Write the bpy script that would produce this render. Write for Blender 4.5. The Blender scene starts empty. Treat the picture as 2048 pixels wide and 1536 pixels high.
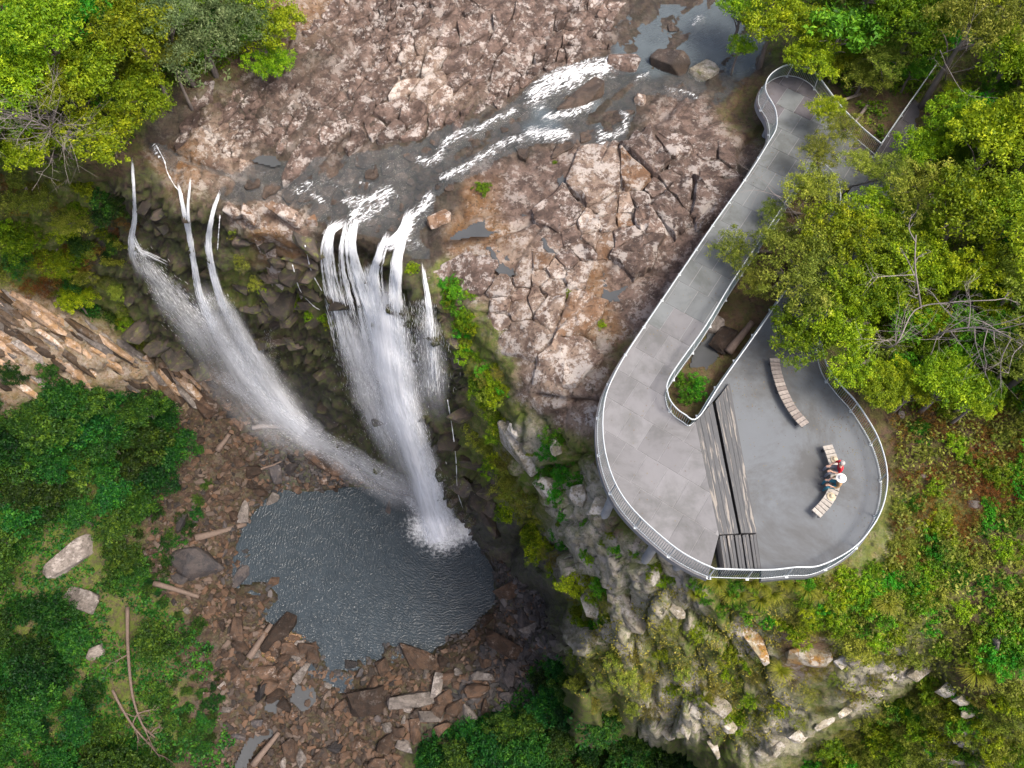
import bpy, bmesh, math, random
import numpy as np
from mathutils import Vector, Matrix, Quaternion, geometry
from mathutils.bvhtree import BVHTree

# ------------------------------------------------------------------ camera, sky, sun, exposure
SC = bpy.context.scene
COL = SC.collection
F, CX, CY = 1700.0, 1024.0, 768.0            # focal length and centre in photo pixels (2048 x 1536)
NAD = (960.0, 1615.0)                        # where straight down falls in the photo
H = 35.0                                     # camera height above the lookout deck (z = 0)
zc = np.array([-(NAD[0]-CX)/F, (NAD[1]-CY)/F, 1.0]); zc /= np.linalg.norm(zc)
xc = np.array([1.0, 0, 0]) - zc[0]*zc; xc /= np.linalg.norm(xc)
yc = np.cross(zc, xc)
M = np.array([xc, yc, zc])                   # world = M @ cam
cam = bpy.data.cameras.new('camera'); cam.sensor_width = 36.0; cam.lens = F/2048*36
cam.clip_start = 0.5; cam.clip_end = 1000
camo = bpy.data.objects.new('camera', cam); COL.objects.link(camo)
m4 = Matrix([list(M[0])+[0], list(M[1])+[0], list(M[2])+[H], [0, 0, 0, 1]])
camo.matrix_world = m4
SC.camera = camo

SUN_EL, SUN_AZ = math.radians(64), math.radians(122)   # azimuth clockwise from +Y: the sun stands to the right
world = bpy.data.worlds.new('World'); SC.world = world; world.use_nodes = True
nt = world.node_tree; nt.nodes.clear()
wo = nt.nodes.new('ShaderNodeOutputWorld'); bg = nt.nodes.new('ShaderNodeBackground')
sky = nt.nodes.new('ShaderNodeTexSky'); sky.sky_type = 'NISHITA'; sky.sun_disc = False
sky.sun_elevation = SUN_EL; sky.sun_rotation = SUN_AZ
sky.air_density = 0.5; sky.dust_density = 10.0; sky.ozone_density = 0.0; sky.altitude = 800
bg.inputs['Strength'].default_value = 0.15
nt.links.new(sky.outputs[0], bg.inputs[0]); nt.links.new(bg.outputs[0], wo.inputs[0])
sun = bpy.data.lights.new('sun', 'SUN'); sun.energy = 1.15; sun.angle = math.radians(14); sun.color = (1, .94, .84)
suno = bpy.data.objects.new('sun', sun); COL.objects.link(suno)
sd = Vector((math.sin(SUN_AZ)*math.cos(SUN_EL), math.cos(SUN_AZ)*math.cos(SUN_EL), math.sin(SUN_EL)))
suno.rotation_euler = sd.to_track_quat('Z', 'Y').to_euler(); suno.location = (30, 20, 60)
SC.view_settings.view_transform = 'Standard'; SC.view_settings.look = 'None'
SC.view_settings.exposure = 1.4; SC.view_settings.gamma = 1.0
SC.view_settings.use_curve_mapping = False

# ------------------------------------------------------------------ helpers
rnd = random.Random(7)
rng = np.random.default_rng(7)

def ray(px, py):
    d = np.stack([(np.asarray(px, float)-CX)/F, (CY-np.asarray(py, float))/F, -np.ones_like(np.asarray(px, float))], -1)
    return d @ M.T
def un_z(px, py, z):                           # pixel + height -> point
    d = ray(px, py); t = (np.asarray(z, float)-H)/d[..., 2]
    p = d*t[..., None]; p[..., 2] += H
    return p
def un_w(px, py, w):                           # pixel + inverse depth -> point
    d = ray(px, py); p = d/np.asarray(w)[..., None]; p[..., 2] += H
    return p
def proj(p):
    q = (np.asarray(p, float)-np.array([0, 0, H])) @ M
    return CX-F*q[..., 0]/q[..., 2], CY+F*q[..., 1]/q[..., 2]

def hsh(ix, iy, iz, seed):
    n = (ix*374761393 + iy*668265263 + iz*2147483647 + seed*1274126177).astype(np.int64) & 0xffffffff
    n = ((n ^ (n >> 13))*1274126177) & 0xffffffff
    n = ((n ^ (n >> 16))*2246822519) & 0xffffffff
    return ((n ^ (n >> 15)) & 0xffff)/65535.0
def vnoise(p, seed=0):
    p = np.asarray(p, float); i = np.floor(p).astype(np.int64); f = p-i; f = f*f*f*(f*(f*6-15)+10)
    r = 0
    for dx in (0, 1):
        for dy in (0, 1):
            for dz in (0, 1):
                wgt = (f[..., 0] if dx else 1-f[..., 0])*(f[..., 1] if dy else 1-f[..., 1])*(f[..., 2] if dz else 1-f[..., 2])
                r = r+wgt*hsh(i[..., 0]+dx, i[..., 1]+dy, i[..., 2]+dz, seed)
    return r*2-1
def fbm(p, octv=4, seed=0, gain=.5):
    p = np.asarray(p, float); a, s, r = 1.0, 0.0, 0
    for k in range(octv):
        r = r+a*vnoise(p*(2.03**k)+k*17.3, seed+k); s += a; a *= gain
    return r/s
def ridged(p, octv=4, seed=0):
    p = np.asarray(p, float); a, s, r = 1.0, 0.0, 0
    for k in range(octv):
        r = r+a*(1-2*np.abs(vnoise(p*(2.1**k)+k*11.7, seed+k))); s += a; a *= .5
    return r/s
def worley(x, y, seed=0):
    i = np.floor(x).astype(np.int64); j = np.floor(y).astype(np.int64); f1 = np.full(x.shape, 9.); f2 = np.full(x.shape, 9.); idh = np.zeros(x.shape)
    for dx in (-2, -1, 0, 1, 2):
        for dy in (-2, -1, 0, 1, 2):
            a, b = i+dx, j+dy; z = np.zeros_like(a); cx_ = a+hsh(a, b, z, seed); cy_ = b+hsh(a, b, z, seed+1); d_ = np.hypot(x-cx_, y-cy_)
            m_ = d_ < f1; f2 = np.where(m_, f1, np.minimum(f2, d_)); idh = np.where(m_, hsh(a, b, z, seed+2), idh); f1 = np.where(m_, d_, f1)
    return f1, f2, idh
def inpoly(px, py, poly):
    px = np.asarray(px, float); py = np.asarray(py, float); c = np.zeros(px.shape, bool)
    n = len(poly)
    for i in range(n):
        x0, y0 = poly[i]; x1, y1 = poly[(i+1) % n]
        if y0 == y1: continue
        m = ((y0 > py) != (y1 > py)) & (px < (x1-x0)*(py-y0)/(y1-y0)+x0)
        c ^= m
    return c
def segdist(px, py, line):
    px = np.asarray(px, float); py = np.asarray(py, float); best = np.full(px.shape, 1e9)
    for (x0, y0), (x1, y1) in zip(line[:-1], line[1:]):
        dx, dy = x1-x0, y1-y0; L = dx*dx+dy*dy+1e-9
        t = np.clip(((px-x0)*dx+(py-y0)*dy)/L, 0, 1)
        best = np.minimum(best, np.hypot(px-x0-t*dx, py-y0-t*dy))
    return best
def spline(pts, n, closed=False):
    """Catmull-Rom through pts, n points evenly spaced along its length"""
    P = np.array(pts, float)
    if closed: P = np.vstack([P[-1], P, P[0], P[1]])
    else: P = np.vstack([2*P[0]-P[1], P, 2*P[-1]-P[-2]])
    out = []
    for i in range(1, len(P)-2):
        t = np.linspace(0, 1, 17)[:-1, None]; a, b, c, d = P[i-1], P[i], P[i+1], P[i+2]
        out.append(.5*((2*b)+(c-a)*t+(2*a-5*b+4*c-d)*t*t+(3*b-a-3*c+d)*t**3))
    out.append(P[-2][None]); Q = np.vstack(out)
    s = np.r_[0, np.cumsum(np.linalg.norm(np.diff(Q, axis=0), axis=1))]
    u = np.linspace(0, s[-1], n+1)[:-1] if closed else np.linspace(0, s[-1], n)
    return np.stack([np.interp(u, s, Q[:, k]) for k in range(Q.shape[1])], -1)

def mesh(name, v, f, mats=(), smooth=False):
    me = bpy.data.meshes.new(name)
    v = np.asarray(v, np.float32).reshape(-1, 3)
    if isinstance(f, np.ndarray):
        nf, k = f.shape
        me.vertices.add(len(v)); me.vertices.foreach_set('co', v.ravel())
        me.loops.add(nf*k); me.loops.foreach_set('vertex_index', f.astype(np.int32).ravel())
        me.polygons.add(nf); me.polygons.foreach_set('loop_start', np.arange(0, nf*k, k, dtype=np.int32))
        try: me.polygons.foreach_set('loop_total', np.full(nf, k, np.int32))
        except Exception: pass
        me.update(calc_edges=True); me.validate()
    else:
        me.from_pydata([tuple(map(float, x)) for x in v], [], f); me.update()
    for m in (mats if isinstance(mats, (list, tuple)) else [mats]): me.materials.append(m)
    if smooth: me.polygons.foreach_set('use_smooth', np.ones(len(me.polygons), bool))
    return me
def attr(me, name, arr, typ='FLOAT'):
    a = me.attributes.new(name, typ, 'POINT')
    arr = np.asarray(arr, np.float32)
    if typ == 'FLOAT_COLOR':
        if arr.shape[1] == 3: arr = np.hstack([arr, np.ones((len(arr), 1), np.float32)])
        a.data.foreach_set('color', arr.ravel())
    else: a.data.foreach_set('value', arr.ravel())
def obj(name, me, parent=None, label=None, cat=None, group=None, kind=None, loc=None):
    o = bpy.data.objects.new(name, me); COL.objects.link(o)
    if parent is not None: o.parent = parent
    if loc is not None: o.location = [float(q) for q in loc]
    if label: o['label'] = label
    if cat: o['category'] = cat
    if group: o['group'] = group
    if kind: o['kind'] = kind
    return o
def empty(name, loc, label, cat, group=None):
    o = obj(name, None, None, label, cat, group, None, loc); o.empty_display_size = .2
    return o
def tube(pts, rad, n=6, cap=True):
    """vertices and faces of a tube along pts (k,3) with radii"""
    pts = np.asarray(pts, float); k = len(pts); rad = np.broadcast_to(np.asarray(rad, float), (k,))
    tan = np.gradient(pts, axis=0); tan /= np.linalg.norm(tan, axis=1)[:, None]+1e-9
    up = np.array([0, 0, 1.0]); 
    if abs(tan[:, 2]).mean() > .8: up = np.array([1.0, 0, 0])
    s = np.cross(tan, up); s /= np.linalg.norm(s, axis=1)[:, None]+1e-9; u = np.cross(s, tan)
    a = np.arange(n)*2*np.pi/n
    v = pts[:, None]+rad[:, None, None]*(np.cos(a)[None, :, None]*s[:, None]+np.sin(a)[None, :, None]*u[:, None])
    fs = []
    for i in range(k-1):
        for j in range(n):
            j2 = (j+1) % n; fs.append((i*n+j, i*n+j2, (i+1)*n+j2, (i+1)*n+j))
    if cap: fs.append(tuple(range(n))[::-1]); fs.append(tuple((k-1)*n+j for j in range(n)))
    return v.reshape(-1, 3), fs
class MB:
    def __init__(s): s.v = []; s.f = []; s.n = 0
    def add(s, v, f):
        v = np.asarray(v, float).reshape(-1, 3); s.v.append(v); s.f += [tuple(i+s.n for i in q) for q in f]; s.n += len(v)
    def tube(s, pts, rad, n=6): s.add(*tube(pts, rad, n))
    def box(s, c, ax, ay, az):
        c, ax, ay, az = (np.asarray(q, float) for q in (c, ax, ay, az))
        v = [c+i*ax+j*ay+k*az for i in (-1, 1) for j in (-1, 1) for k in (-1, 1)]
        f = [(0, 1, 3, 2), (4, 6, 7, 5), (0, 4, 5, 1), (2, 3, 7, 6), (0, 2, 6, 4), (1, 5, 7, 3)]
        if np.dot(np.cross(ax, ay), az) < 0: f = [q[::-1] for q in f]
        s.add(v, f)
    def build(s, name, mats, smooth=False): return mesh(name, np.vstack(s.v), s.f, mats, smooth)

# ------------------------------------------------------------------ materials
class NT:
    def __init__(s, name):
        s.m = bpy.data.materials.new(name); s.m.use_nodes = True; s.t = s.m.node_tree
        s.b = s.t.nodes['Principled BSDF']; s.out = s.t.nodes['Material Output']
    def n(s, typ, **kw):
        x = s.t.nodes.new(typ)
        for k, v in kw.items():
            if k.startswith('i_'): x.inputs[k[2:].replace('_', ' ')].default_value = v
            else: setattr(x, k, v)
        return x
    def l(s, a, b): s.t.links.new(a, b)
    def noise(s, scale, detail=4, rough=.6, vec=None, dist=0):
        x = s.n('ShaderNodeTexNoise'); x.inputs['Scale'].default_value = scale; x.inputs['Detail'].default_value = detail
        x.inputs['Roughness'].default_value = rough; x.inputs['Distortion'].default_value = dist
        if vec is not None: s.l(vec, x.inputs['Vector'])
        return x.outputs['Fac']
    def ramp(s, fac, stops):
        x = s.n('ShaderNodeValToRGB'); e = x.color_ramp.elements
        while len(e) < len(stops): e.new(.5)
        for q, (p, c) in zip(e, stops):
            q.position = p; q.color = (*c, 1) if len(c) == 3 else c
        s.l(fac, x.inputs[0]); return x.outputs[0]
    def rng(s, fac, a, b, c=0., d=1.):
        x = s.n('ShaderNodeMapRange'); x.interpolation_type = 'SMOOTHSTEP'
        for k, v in zip(('From Min', 'From Max', 'To Min', 'To Max'), (a, b, c, d)): x.inputs[k].default_value = v
        s.l(fac, x.inputs['Value']); return x.outputs['Result']
    def mix(s, fac, a, b, mode='MIX'):
        x = s.n('ShaderNodeMix', data_type='RGBA', blend_type=mode)
        for k, v in ((0, fac), (6, a), (7, b)):
            if hasattr(v, 'is_linked'): s.l(v, x.inputs[k])
            elif k == 0: x.inputs[0].default_value = v
            else: x.inputs[k].default_value = (*v, 1)
        return x.outputs[2]
    def math(s, op, a, b=0.):
        x = s.n('ShaderNodeMath', operation=op)
        for k, v in ((0, a), (1, b)):
            if hasattr(v, 'is_linked'): s.l(v, x.inputs[k])
            else: x.inputs[k].default_value = v
        return x.outputs[0]
    def bump(s, h, strength, dist):
        x = s.n('ShaderNodeBump'); x.inputs['Strength'].default_value = strength; x.inputs['Distance'].default_value = dist
        s.l(h, x.inputs['Height']); s.l(x.outputs[0], s.b.inputs['Normal']); return x
    def pos(s): return s.n('ShaderNodeNewGeometry').outputs['Position']
    def obc(s): return s.n('ShaderNodeTexCoord').outputs['Object']
    def att(s, name, out='Fac'): 
        x = s.n('ShaderNodeAttribute'); x.attribute_name = name; return x.outputs[out]
    def rand(s): return s.n('ShaderNodeObjectInfo').outputs['Random']
    def set(s, col=None, rough=None, **kw):
        for k, v in (('Base Color', col), ('Roughness', rough)):
            if v is None: continue
            if hasattr(v, 'is_linked'): s.l(v, s.b.inputs[k])
            else: s.b.inputs[k].default_value = (*v, 1) if k == 'Base Color' else v
        for k, v in kw.items(): s.b.inputs[k.replace('_', ' ')].default_value = v
        return s.m

def rock_mat(name, A, B, lich, dark=(.05, .042, .036), lich_amt=.52, scale=1.0, att=False, rough=.85, obvar=.5, moss=0.):
    t = NT(name); p = t.pos()
    if att: A = t.att('colA', 'Color'); B = t.att('colB', 'Color')
    n1 = t.noise(1.6*scale, 5, .62, p, .4); c = t.mix(t.rng(n1, .4, .6), A, B)
    n2 = t.noise(5.5*scale, 6, .7, p); c = t.mix(t.rng(n2, .50, .68, 0, .8), c, dark)
    n3 = t.noise(4.6*scale, 8, .78, p, .15)
    if att: 
        k = t.math('MULTIPLY', t.rng(t.math('ADD', n3, t.math('MULTIPLY', t.math('SUBTRACT', t.noise(1.1*scale, 4, .6, p), .5), .9)), .50, .62), t.att('lich')); c = t.mix(k, c, lich)
        wet = t.att('wet')
        c = t.mix(t.math('MULTIPLY', wet, .8), c, t.mix(1., c, (.26, .25, .24), 'MULTIPLY'))
        n5 = t.noise(2.3*scale, 6, .7, p, .3)
        c = t.mix(t.math('MULTIPLY', t.rng(n5, .42, .56), t.att('moss')), c, t.mix(t.noise(9, 4, .6, p), (.02, .045, .004), (.13, .18, .012)))
        t.l(t.math('SUBTRACT', rough, t.math('MULTIPLY', wet, .5)), t.b.inputs['Roughness'])
    else:
        c = t.mix(t.rng(t.math('ADD', n3, t.math('MULTIPLY', t.math('SUBTRACT', t.noise(1.1*scale, 4, .6, p), .5), .9)), lich_amt, lich_amt+.12, 0, .85), c, lich)
        if moss: 
            n5 = t.noise(2.3*scale, 6, .7, p, .3); c = t.mix(t.rng(n5, .60-moss, .76-moss, 0, .8), c, t.mix(t.noise(11, 4, .6, p), (.04, .055, .008), (.15, .16, .035)))
        r = t.rand(); h = t.n('ShaderNodeHueSaturation'); t.l(c, h.inputs['Color'])
        t.l(t.rng(r, 0, 1, 1-obvar*.6, 1+obvar*.7), h.inputs['Value']); c = h.outputs[0]
        t.b.inputs['Roughness'].default_value = rough
    t.set(col=c); t.b.inputs['Specular IOR Level'].default_value = .35
    hh = t.math('ADD', n2, t.math('MULTIPLY', t.noise(18*scale, 5, .7, p), .5))
    t.bump(hh, .9, .12)
    return t.m
# ------------------------------------------------------------------ terrain: control points (photo px, py, height), planes kept plane
LIP = [(255, 340, -4.0), (330, 338, -4.0), (372, 388, -4.2), (440, 415, -4.3), (500, 462, -4.4), (600, 470, -4.5), (655, 462, -4.5),
       (705, 468, -4.6), (765, 486, -4.6), (850, 502, -4.6), (880, 548, -4.9), (925, 660, -6.3), (965, 775, -8.5), (1000, 880, -11.5),
       (1035, 970, -15), (1062, 1030, -18)]
BASE = [(225, 640, -25), (330, 720, -28.5), (430, 748, -31.5), (520, 800, -34), (600, 848, -36), (690, 905, -37.8), (770, 955, -39.2), (830, 985, -39.9),
        (885, 1010, -40.2), (935, 1030, -40.1), (965, 1085, -39.7), (1005, 1110, -38.6)]
POOL = [(488, 1050), (476, 1085), (502, 1112), (468, 1150), (466, 1172), (528, 1160), (560, 1192), (532, 1240), (600, 1268), (632, 1290),
        (655, 1330), (700, 1342), (722, 1308), (760, 1322), (772, 1288), (860, 1302), (885, 1280), (940, 1250), (986, 1205), (988, 1140),
        (962, 1098), (935, 1045), (885, 1025), (830, 998), (770, 978), (700, 965), (640, 985), (560, 980), (528, 1002)]
SIL = [(1075, 1060, -21, 1040, 1085, -37), (1135, 1180, -15, 1100, 1200, -37.2), (1152, 1300, -16, 1122, 1318, -37.6), (1165, 1395, -19, 1138, 1425, -37.5),
       (1300, 1443, -20, 1288, 1472, -37.6), (1400, 1498, -20.5, 1388, 1528, -37.6), (1480, 1560, -21, 1465, 1590, -37.6), (1580, 1680, -22, 1560, 1700, -38), (1650, 1900, -23, 1610, 1900, -38)]
CP = []
CP += LIP + BASE
CP += [(x, y, -40.05) for x, y in POOL if not (x > 640 and y < 1050)]
CP += [(600, 1080, -41.3), (700, 1040, -41.3), (800, 1080, -41.6), (850, 1150, -41.6), (720, 1180, -41.5), (620, 1180, -41.2), (930, 1160, -41.2), (800, 1240, -41.2), (690, 1260, -41)]
for a, b, c, d, e, f in SIL: CP += [(a, b, c), (d, e, f)]
CP += [  # plateau, stream shelf
 (-350, -300, 5), (100, -300, 4), (500, -300, 1.5), (900, -300, .5), (1250, -300, -1.2), (1500, -300, -1), (1800, -300, 2.5), (2450, -300, 7),
 (-350, 0, 4), (0, 0, 2.5), (200, 0, 1.6), (400, 40, .4), (560, 60, -.6), (700, 0, -.9), (900, 20, -1.2), (1100, 20, -1.6), (1250, 30, -2.0), (1380, 40, -2.1),
 (1470, 60, -2.0), (1560, 40, -.8), (1700, 30, .3), (1880, 20, 1.3), (2048, 0, 2.4), (2450, 0, 5),
 (-350, 200, 1.5), (0, 180, .5), (150, 180, 0), (300, 180, -.9), (400, 190, -1.8), (520, 180, -1.9), (700, 160, -1.9), (900, 150, -2.1), (1060, 170, -2.5), (1200, 140, -2.3), (1300, 140, -2.2), (1420, 150, -2.2), (1500, 180, -2.1),
 (-350, 300, 0), (0, 290, -1.8), (150, 320, -2.8), (330, 300, -3.4), (420, 300, -3.2), (560, 290, -3.0), (700, 300, -3.1), (860, 290, -3.1), (1000, 270, -2.9), (1100, 245, -2.9), (1200, 260, -2.7), (1300, 260, -2.2), (1420, 260, -1.9), (1490, 300, -1.7),
 (500, 390, -3.9), (620, 390, -3.9), (720, 400, -4.1), (820, 390, -4.1), (880, 420, -4.0), (920, 380, -3.3), (1000, 350, -2.9), (1100, 330, -2.6), (1180, 340, -2.5), (1290, 350, -2.0), (1380, 400, -1.8),
 (880, 480, -3.9), (960, 470, -3.4), (1080, 450, -2.7), (1200, 450, -2.3), (1300, 480, -2.0), (1360, 520, -2.0), (1000, 540, -3.4), (1120, 560, -2.8), (1250, 590, -2.4),
 (960, 620, -4.4), (1060, 660, -3.6), (1180, 680, -3.0), (1010, 740, -5.6), (1100, 780, -4.2), (1190, 800, -3.4), (1060, 860, -7.4), (1140, 900, -5.6), (1190, 930, -4.6), (1110, 980, -9.0), (1180, 1010, -6.2), (1240, 1030, -4.6),
 # under the deck and its bank
 (1290, 700, -2.2), (1270, 880, -2.2), (1330, 1040, -2.4), (1420, 950, -2.2), (1430, 1120, -2.4), (1560, 900, -2.0), (1560, 1130, -2.0), (1690, 1090, -1.8), (1740, 960, -1.6),
 (1400, 560, -1.8), (1480, 420, -1.6), (1560, 300, -1.2), (1560, 200, -1.4), (1640, 160, -.7), (1700, 230, -.5), (1800, 160, -.2),
 (1370, 790, -1.6), (1420, 700, -1.7), (1500, 580, -1.4), (1580, 460, -1.2), (1640, 380, -.9), (1550, 620, -1.3), (1660, 600, -.9), (1720, 420, -.5), (1760, 320, -.45), (1700, 720, -.8), (1790, 850, -.9),
 # right slopes
 (1800, 500, -.2), (1900, 250, .3), (2048, 250, 1.4), (2450, 300, 4), (1900, 450, .3), (2048, 500, 1.2), (2450, 600, 3), (1850, 700, -.2), (2000, 750, .7), (2450, 900, 2), (1900, 900, -.5), (2048, 950, .2), (1850, 1050, -1.4), (2000, 1150, -1.2), (2450, 1200, .5),
 # spur below the platform
 (1140, 1080, -10.5), (1170, 1160, -11.5), (1230, 1110, -7.5), (1290, 1130, -6), (1200, 1250, -13), (1270, 1230, -9.5), (1350, 1190, -5.6), (1330, 1300, -12), (1420, 1230, -6.5), (1440, 1330, -11), (1460, 1180, -3.6), (1560, 1200, -3.8), (1520, 1270, -7.5),
 (1540, 1360, -10.5), (1620, 1280, -6), (1660, 1200, -3.6), (1740, 1160, -2.6), (1620, 1350, -9), (1700, 1290, -5.5), (1800, 1230, -3.2), (1900, 1280, -3.4), (1830, 1335, -5.8), (1760, 1385, -8.2), (1690, 1425, -11), (1610, 1462, -14), (1510, 1508, -17.5),
 (1220, 1370, -16), (1300, 1400, -17), (1400, 1420, -15.5), (1480, 1460, -16.5), (1960, 1340, -3.2), (2048, 1280, -2), (2048, 1400, -3.5),
 (1845, 1365, -7.6), (1790, 1420, -10.8), (1720, 1465, -14.2), (1640, 1500, -17.2), (1560, 1545, -20.5), (1900, 1430, -7.8), (1960, 1450, -7), (2048, 1500, -6.5), (1850, 1520, -12), (1750, 1560, -16.5), (1700, 1680, -21), (1950, 1560, -10), (2100, 1650, -11), (2450, 1500, -5), (2450, 1900, -14), (1900, 1900, -24),
 # left gorge wall and ridge of columns
 (-350, 330, -6), (0, 350, -7), (120, 390, -9), (60, 480, -15), (180, 500, -16), (0, 545, -19), (110, 590, -22), (-350, 560, -14),
 (0, 592, -20), (100, 622, -21.5), (200, 668, -23.5), (300, 722, -26.5), (380, 742, -29.5), (-350, 560, -16),
 (-350, 760, -22), (0, 700, -23.5), (0, 800, -27.5), (110, 760, -26.5), (110, 830, -29.5), (230, 790, -29.5), (320, 800, -32), (400, 790, -33), (430, 830, -34.5),
 (-350, 950, -29), (0, 930, -32.5), (150, 920, -33.5), (300, 900, -35), (400, 920, -36.6), (480, 880, -36.5), (560, 930, -38.2), (630, 940, -38.6), (500, 980, -39), (420, 1020, -38.6), (440, 1090, -39.3), (300, 1050, -37.5), (380, 1160, -39), (250, 1200, -38),
 (-350, 1300, -32), (0, 1200, -35.5), (0, 1536, -37), (-350, 1900, -34), (0, 1900, -38), (150, 1350, -37.5), (250, 1480, -38.6), (350, 1300, -38.8), (450, 1250, -39.3), (430, 1400, -39.7), (560, 1330, -39.9), (600, 1395, -40.6), (540, 1450, -41.2), (500, 1520, -41.8), (480, 1700, -42.5), (460, 1900, -43.2),
 (650, 1420, -40.3), (760, 1380, -39.8), (850, 1360, -39.5), (720, 1480, -40.3), (900, 1460, -39.2), (960, 1330, -38.9), (1020, 1230, -38.9), (1030, 1150, -38.2), (1060, 1290, -38.4), (1060, 1400, -38.3), (1150, 1500, -38.4), (1000, 1560, -39), (800, 1600, -40.2), (1250, 1600, -38.5), (900, 1900, -41), (1300, 1900, -39),
]
seen = set(); CP2 = []
for q in CP:
    k = (round(q[0]), round(q[1]))
    if k in seen: continue
    seen.add(k); CP2.append(q)
CP = np.array(CP2, float)
dz = ray(CP[:, 0], CP[:, 1])[:, 2]
CW = dz/(CP[:, 2]-H)                                   # inverse depth at the control points
tri = geometry.delaunay_2d_cdt([Vector(q[:2]) for q in CP], [], [], 0, 1e-4)
assert len(tri[0]) == len(CP)
order = [q[0] for q in tri[3]]
TW = np.array([CW[i] for i in order]); TV = np.array([tuple(q) for q in tri[0]])
STEP = 5.0
GX = np.arange(-300, 2361, STEP); GY = np.arange(-250, 1811, STEP)
NX, NY = len(GX), len(GY)
PX, PY = np.meshgrid(GX, GY)
W = np.zeros_like(PX)
for f in tri[2]:
    a, b, c = TV[list(f)]
    x0, x1 = sorted((min(a[0], b[0], c[0]), max(a[0], b[0], c[0]))); y0, y1 = min(a[1], b[1], c[1]), max(a[1], b[1], c[1])
    i0, i1 = max(0, int((x0-GX[0])//STEP)), min(NX-1, int((x1-GX[0])//STEP)+1)
    j0, j1 = max(0, int((y0-GY[0])//STEP)), min(NY-1, int((y1-GY[0])//STEP)+1)
    if i1 < i0 or j1 < j0: continue
    X = PX[j0:j1+1, i0:i1+1]; Y = PY[j0:j1+1, i0:i1+1]
    den = (b[1]-c[1])*(a[0]-c[0])+(c[0]-b[0])*(a[1]-c[1])
    if abs(den) < 1e-9: continue
    l0 = ((b[1]-c[1])*(X-c[0])+(c[0]-b[0])*(Y-c[1]))/den; l1 = ((c[1]-a[1])*(X-c[0])+(a[0]-c[0])*(Y-c[1]))/den; l2 = 1-l0-l1
    m = (l0 >= -1e-6) & (l1 >= -1e-6) & (l2 >= -1e-6)
    wv = TW[list(f)]; W[j0:j1+1, i0:i1+1][m] = (l0*wv[0]+l1*wv[1]+l2*wv[2])[m]
assert (W > 0).all(), (W <= 0).sum()
def blur(a, k):
    for _ in range(k):
        p = np.pad(a, 1, mode='edge'); a = (p[:-2, 1:-1]+p[2:, 1:-1]+p[1:-1, :-2]+p[1:-1, 2:]+2*p[1:-1, 1:-1])/6
    return a
W = blur(W, 4)
def gsamp(G, px, py):
    x = np.clip((np.asarray(px, float)-GX[0])/STEP, 0, NX-1.001); y = np.clip((np.asarray(py, float)-GY[0])/STEP, 0, NY-1.001)
    i = x.astype(int); j = y.astype(int); fx = x-i; fy = y-j
    if G.ndim == 3: fx = fx[..., None]; fy = fy[..., None]
    return G[j, i]*(1-fx)*(1-fy)+G[j, i+1]*fx*(1-fy)+G[j+1, i]*(1-fx)*fy+G[j+1, i+1]*fx*fy

# what the ground is made of, plus tree shade painted on the shelf: (px, py, reach, kind)
KINDS = {  # colA, colB, roughness amplitude, noise frequency, lichen, wet, moss
 'pink':  ((.064, .043, .034), (.142, .099, .079), .26, .55, .55, .0, .0),
 'pale':  ((.125, .083, .061), (.235, .175, .135), .13, .5, 1., .0, .04),
 'ochre': ((.15, .075, .03), (.20, .13, .08), .18, .5, .6, .0, .05),
 'bed':   ((.036, .026, .019), (.075, .052, .037), .24, .7, .12, .55, .05),  # wet streambed rock; its dark tone also paints tree shadow at the shelf's left
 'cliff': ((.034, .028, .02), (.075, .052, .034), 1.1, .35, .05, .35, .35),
 'mossy': ((.10, .115, .025), (.17, .15, .05), .8, .35, .15, .1, .8),
 'ridge': ((.17, .11, .06), (.25, .19, .14), .7, .45, .5, .0, .15),
 'talus': ((.03, .018, .011), (.055, .032, .02), .45, .8, .1, .2, .1),
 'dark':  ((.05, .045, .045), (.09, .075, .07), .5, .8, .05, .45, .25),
 'wood':  ((.05, .05, .02), (.09, .07, .035), .5, .5, .0, .0, .7),
 'soil':  ((.075, .044, .024), (.11, .07, .038), .18, .5, .05, .0, .35),
 'spur':  ((.25, .22, .15), (.38, .345, .27), .55, .4, .9, .0, .22),
 'heath': ((.10, .11, .025), (.17, .15, .05), .45, .5, .2, .0, .6),
}
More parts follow.
